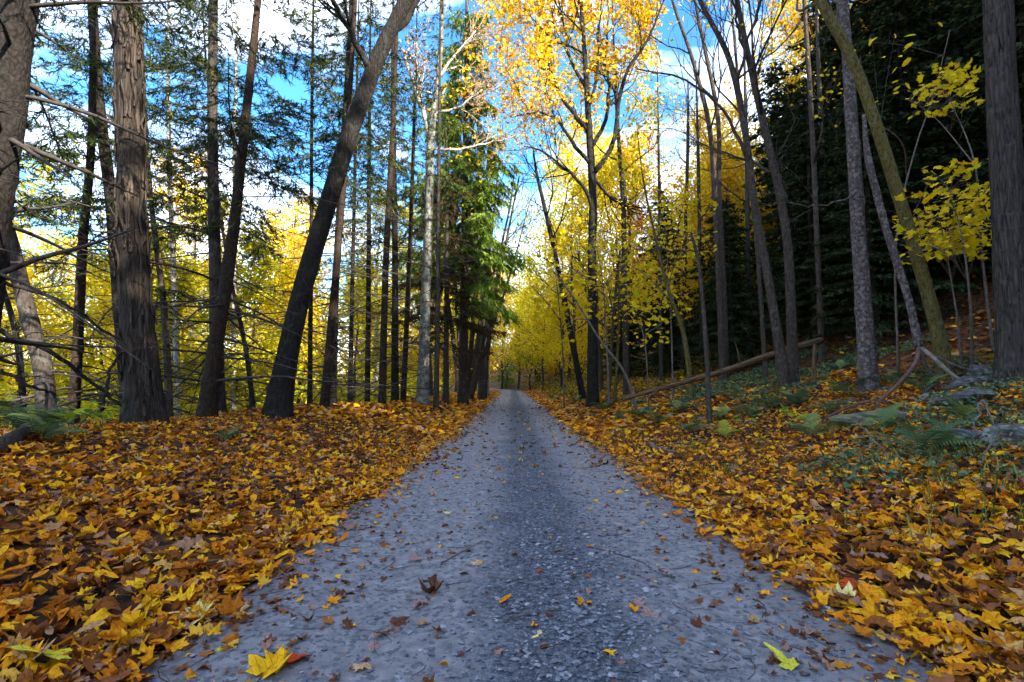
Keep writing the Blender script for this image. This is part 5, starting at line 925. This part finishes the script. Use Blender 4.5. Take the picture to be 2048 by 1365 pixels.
FERNS = [(1840, 918, .60, 'fern', 'largest green fern among the right-hand leaves'), (1905, 905, .34, 'fern', 'low fern right of the largest fern'), (1285, 838, .62, 'fern', 'dense fern clump on the bank below the log tip'), (1358, 828, .55, 'fern', 'fern right of the clump under the log tip'), (1210, 822, .55, 'fern', 'fern nearest the lane on the right bank'), (1500, 838, .55, 'fern', 'spreading fern mid slope below the log'), (1540, 820, .55, 'fern', 'fern beside the spreading mid slope fern'),
         (1700, 792, .5, 'fern', 'fern below the mottled trunk'), (1790, 775, .45, 'fern', 'fern under the crooked dead stem'), (1450, 880, .35, 'fern_yellow', 'small yellowing fern at the drift edge'), (1385, 868, .4, 'fern', 'fern between the drift and the dense clump'), (1105, 800, .5, 'fern', 'fern clump beside the lane far ahead on the right'), (1150, 808, .5, 'fern', 'second fern clump far ahead on the right'), (1640, 770, .4, 'fern', 'fern left of the mottled trunk on the slope'), (1740, 700, .4, 'fern', 'fern right behind the mottled trunk'), (1560, 760, .38, 'fern', 'fern at the feet of the arching trunks'),
         (450, 888, .34, 'fern', 'small fern on the left leaf bank'), (40, 868, .62, 'fern', 'tall fern at the far left edge'), (85, 885, .45, 'fern', 'fern beneath the green weed at far left'), (352, 838, .34, 'fern', 'small fern right of the shaggy trunk foot'), (262, 848, .36, 'fern', 'fern in front of the shaggy trunk'), (548, 815, .3, 'fern', 'tiny fern at the foot of the leaning maple'), (1660, 830, .4, 'fern', 'fern left of the mossy rock'), (1930, 850, .35, 'fern', 'fern in the hollow above the slate slab'), (1255, 800, .4, 'fern', 'fern at the very tip of the log'), (1320, 850, .5, 'fern', 'fern in front of the dense clump'), (1430, 842, .5, 'fern', 'fern below the bare sapling foot'), (1590, 815, .5, 'fern', 'fern below the arching trunks'), (1620, 880, .42, 'fern', 'fern below the yellow-green weed'), (1770, 870, .42, 'fern', 'fern just below the mossy rock'), (1470, 800, .45, 'fern', 'fern on the open slope under the log middle'), (1235, 845, .4, 'fern', 'fern at the right drift edge farther on'), (1850, 790, .45, 'fern', 'fern left of the layered grey rock'), (1680, 745, .4, 'fern', 'fern left of the mottled trunk foot'), (1180, 792, .5, 'fern', 'fern at the golden maple foot')]
r_ = np.random.default_rng(900)
for k, (px, py, s, mt, lab) in enumerate(FERNS):
    p = G(px, py); e = thing('fern', tuple(p), lab, 'fern', 'ferns'); nf_ = 7 + k % 4
    for q in range(nf_):
        f = obj('frond', FR[q % 3], None, e); a = q * 6.283 / nf_ + r_.normal(0, .3); z = s * r_.uniform(.7, 1.15); f.scale = (z, z, z); f.rotation_euler = (r_.normal(.50, .25), r_.normal(0, .2), a); f.location = (0, 0, .03)
        if mt != 'fern': f.material_slots[0].link = 'OBJECT'; f.material_slots[0].material = M[mt]
# broad-leaved weeds
q = Geo(); q.add(*oval(77, .45, 10)); WL = q.mesh('leaf'); WL.materials.append(M['green'])
def weed(px, py, h, n, lab, s=.12, spread=.25):
    p = G(px, py); e = thing('leafy_weed', tuple(p), lab, 'plant', 'leafy weeds')
    for k in range(max(3, n // 4)):
        a = r_.random() * 6.28; A = resample(np.array([[0, 0, -.02], [spread * .4 * math.cos(a), spread * .4 * math.sin(a), h * .6], [spread * math.cos(a), spread * math.sin(a), h * r_.uniform(.75, 1.1)]]), 8); g = Geo(); tube(g, A, np.linspace(.005, .002, 8), 4); obj('stem', g, M['twig_mid'], e)
        for i in range(max(2, n // max(3, n // 4))):
            o = obj('leaf', WL, None, e); j = int(r_.integers(4, 8)); v = A[j] + r_.normal(0, .05, 3); o.location = v; z = s * r_.uniform(.6, 1.2); o.scale = (z * 1.3, z, z); o.rotation_euler = (r_.normal(-.2, .35), r_.normal(0, .3), r_.uniform(0, 6.28))
weed(140, 875, .34, 26, 'bright green broad-leaved weed at far left', .14, .32); weed(205, 862, .22, 12, 'smaller green weed right of the bright one', .11, .18); weed(425, 830, .26, 6, 'little yellow-green seedling before the black spruce', .10, .08)
weed(1600, 860, .24, 16, 'yellow-green weed in the middle of the right slope', .11, .2); weed(1500, 868, .18, 10, 'low lime weed left of the yellow-green weed', .1, .16); weed(1700, 795, .2, 10, 'lime weed below the mottled trunk', .1, .18); weed(1110, 806, .4, 12, 'yellow-green bush beside the lane far ahead', .2, .35); weed(1285, 745, .7, 40, 'yellow bushy shrub above the leaning pole foot', .17, .6); weed(1530, 905, .16, 7, 'small green plant in the right drift', .09, .1)
# trailing vine cover, grass
lg = Geo(); n = 30000; px = r_.uniform(1.5, 8.5, n * 2); py = r_.uniform(2.3, 16, n * 2); q = fbm2(px, py, .55, 3.) + np.interp(px - .12 * py, [1.2, 2.0, 3.2, 6.5, 8], [-1.2, -.35, .12, .0, -.6]) + np.interp(py, [2.3, 4, 16], [-.9, -.1, .1]); ok = (q > -.02) & (r_.random(n * 2) < .45 + .5 * np.clip(fbm2(px, py, 2.4, 5.) + .3, 0, 1)); px, py = px[ok][:n], py[ok][:n]; n = len(px)
P = np.stack([px, py, zf(px, py) + r_.uniform(.03, .13, n)], -1); scatter(lg, (LEAF2[0][0] * np.array([1.0, 1, 1]), LEAF2[0][1]), P, rotmats(n, .9, r_), r_.uniform(.028, .06, n) * np.interp(py, [3, 12], [1, 1.8])); tag(obj('vine_cover', lg, M['vine'], smooth=False), 'blue-green trailing vine spread over the right slope', None, None, 'stuff')
lg = Geo()
for cx_, cy_, nb in [(2.6, 3.0, 60), (3.1, 3.6, 70), (2.9, 4.4, 60), (3.6, 4.2, 60), (2.3, 5.5, 50), (3.3, 3.0, 60), (2.4, 7, 60), (2.2, 10, 80), (-5.2, 5.0, 40), (2.9, 13, 90), (3.0, 18, 90)]:
    x = cx_ + r_.normal(0, .22, nb); y = cy_ + r_.normal(0, .22, nb); z = zf(x, y); a = r_.random(nb) * 6.28; h = r_.uniform(.08, .22, nb); d = np.stack([np.cos(a), np.sin(a), 0 * a], -1); b0 = np.stack([x, y, z], -1); sd = np.stack([-np.sin(a), np.cos(a), 0 * a], -1) * .003
    m1 = b0 + d * (h * .3)[:, None] + np.array([0, 0, 1]) * (h * .75)[:, None]; t1 = b0 + d * (h * .9)[:, None] + np.array([0, 0, 1]) * (h * .8)[:, None]
    V = np.stack([b0 - sd, b0 + sd, m1 + sd, m1 - sd, t1], 1).reshape(-1, 3); i = np.arange(nb) * 5; lg.add(V, np.stack([i, i + 1, i + 2, i + 3], -1), np.stack([i + 3, i + 2, i + 4], -1))
tag(obj('grass', lg, M['grass']), 'thin tufts of grass poking through the fallen leaves', None, None, 'stuff')
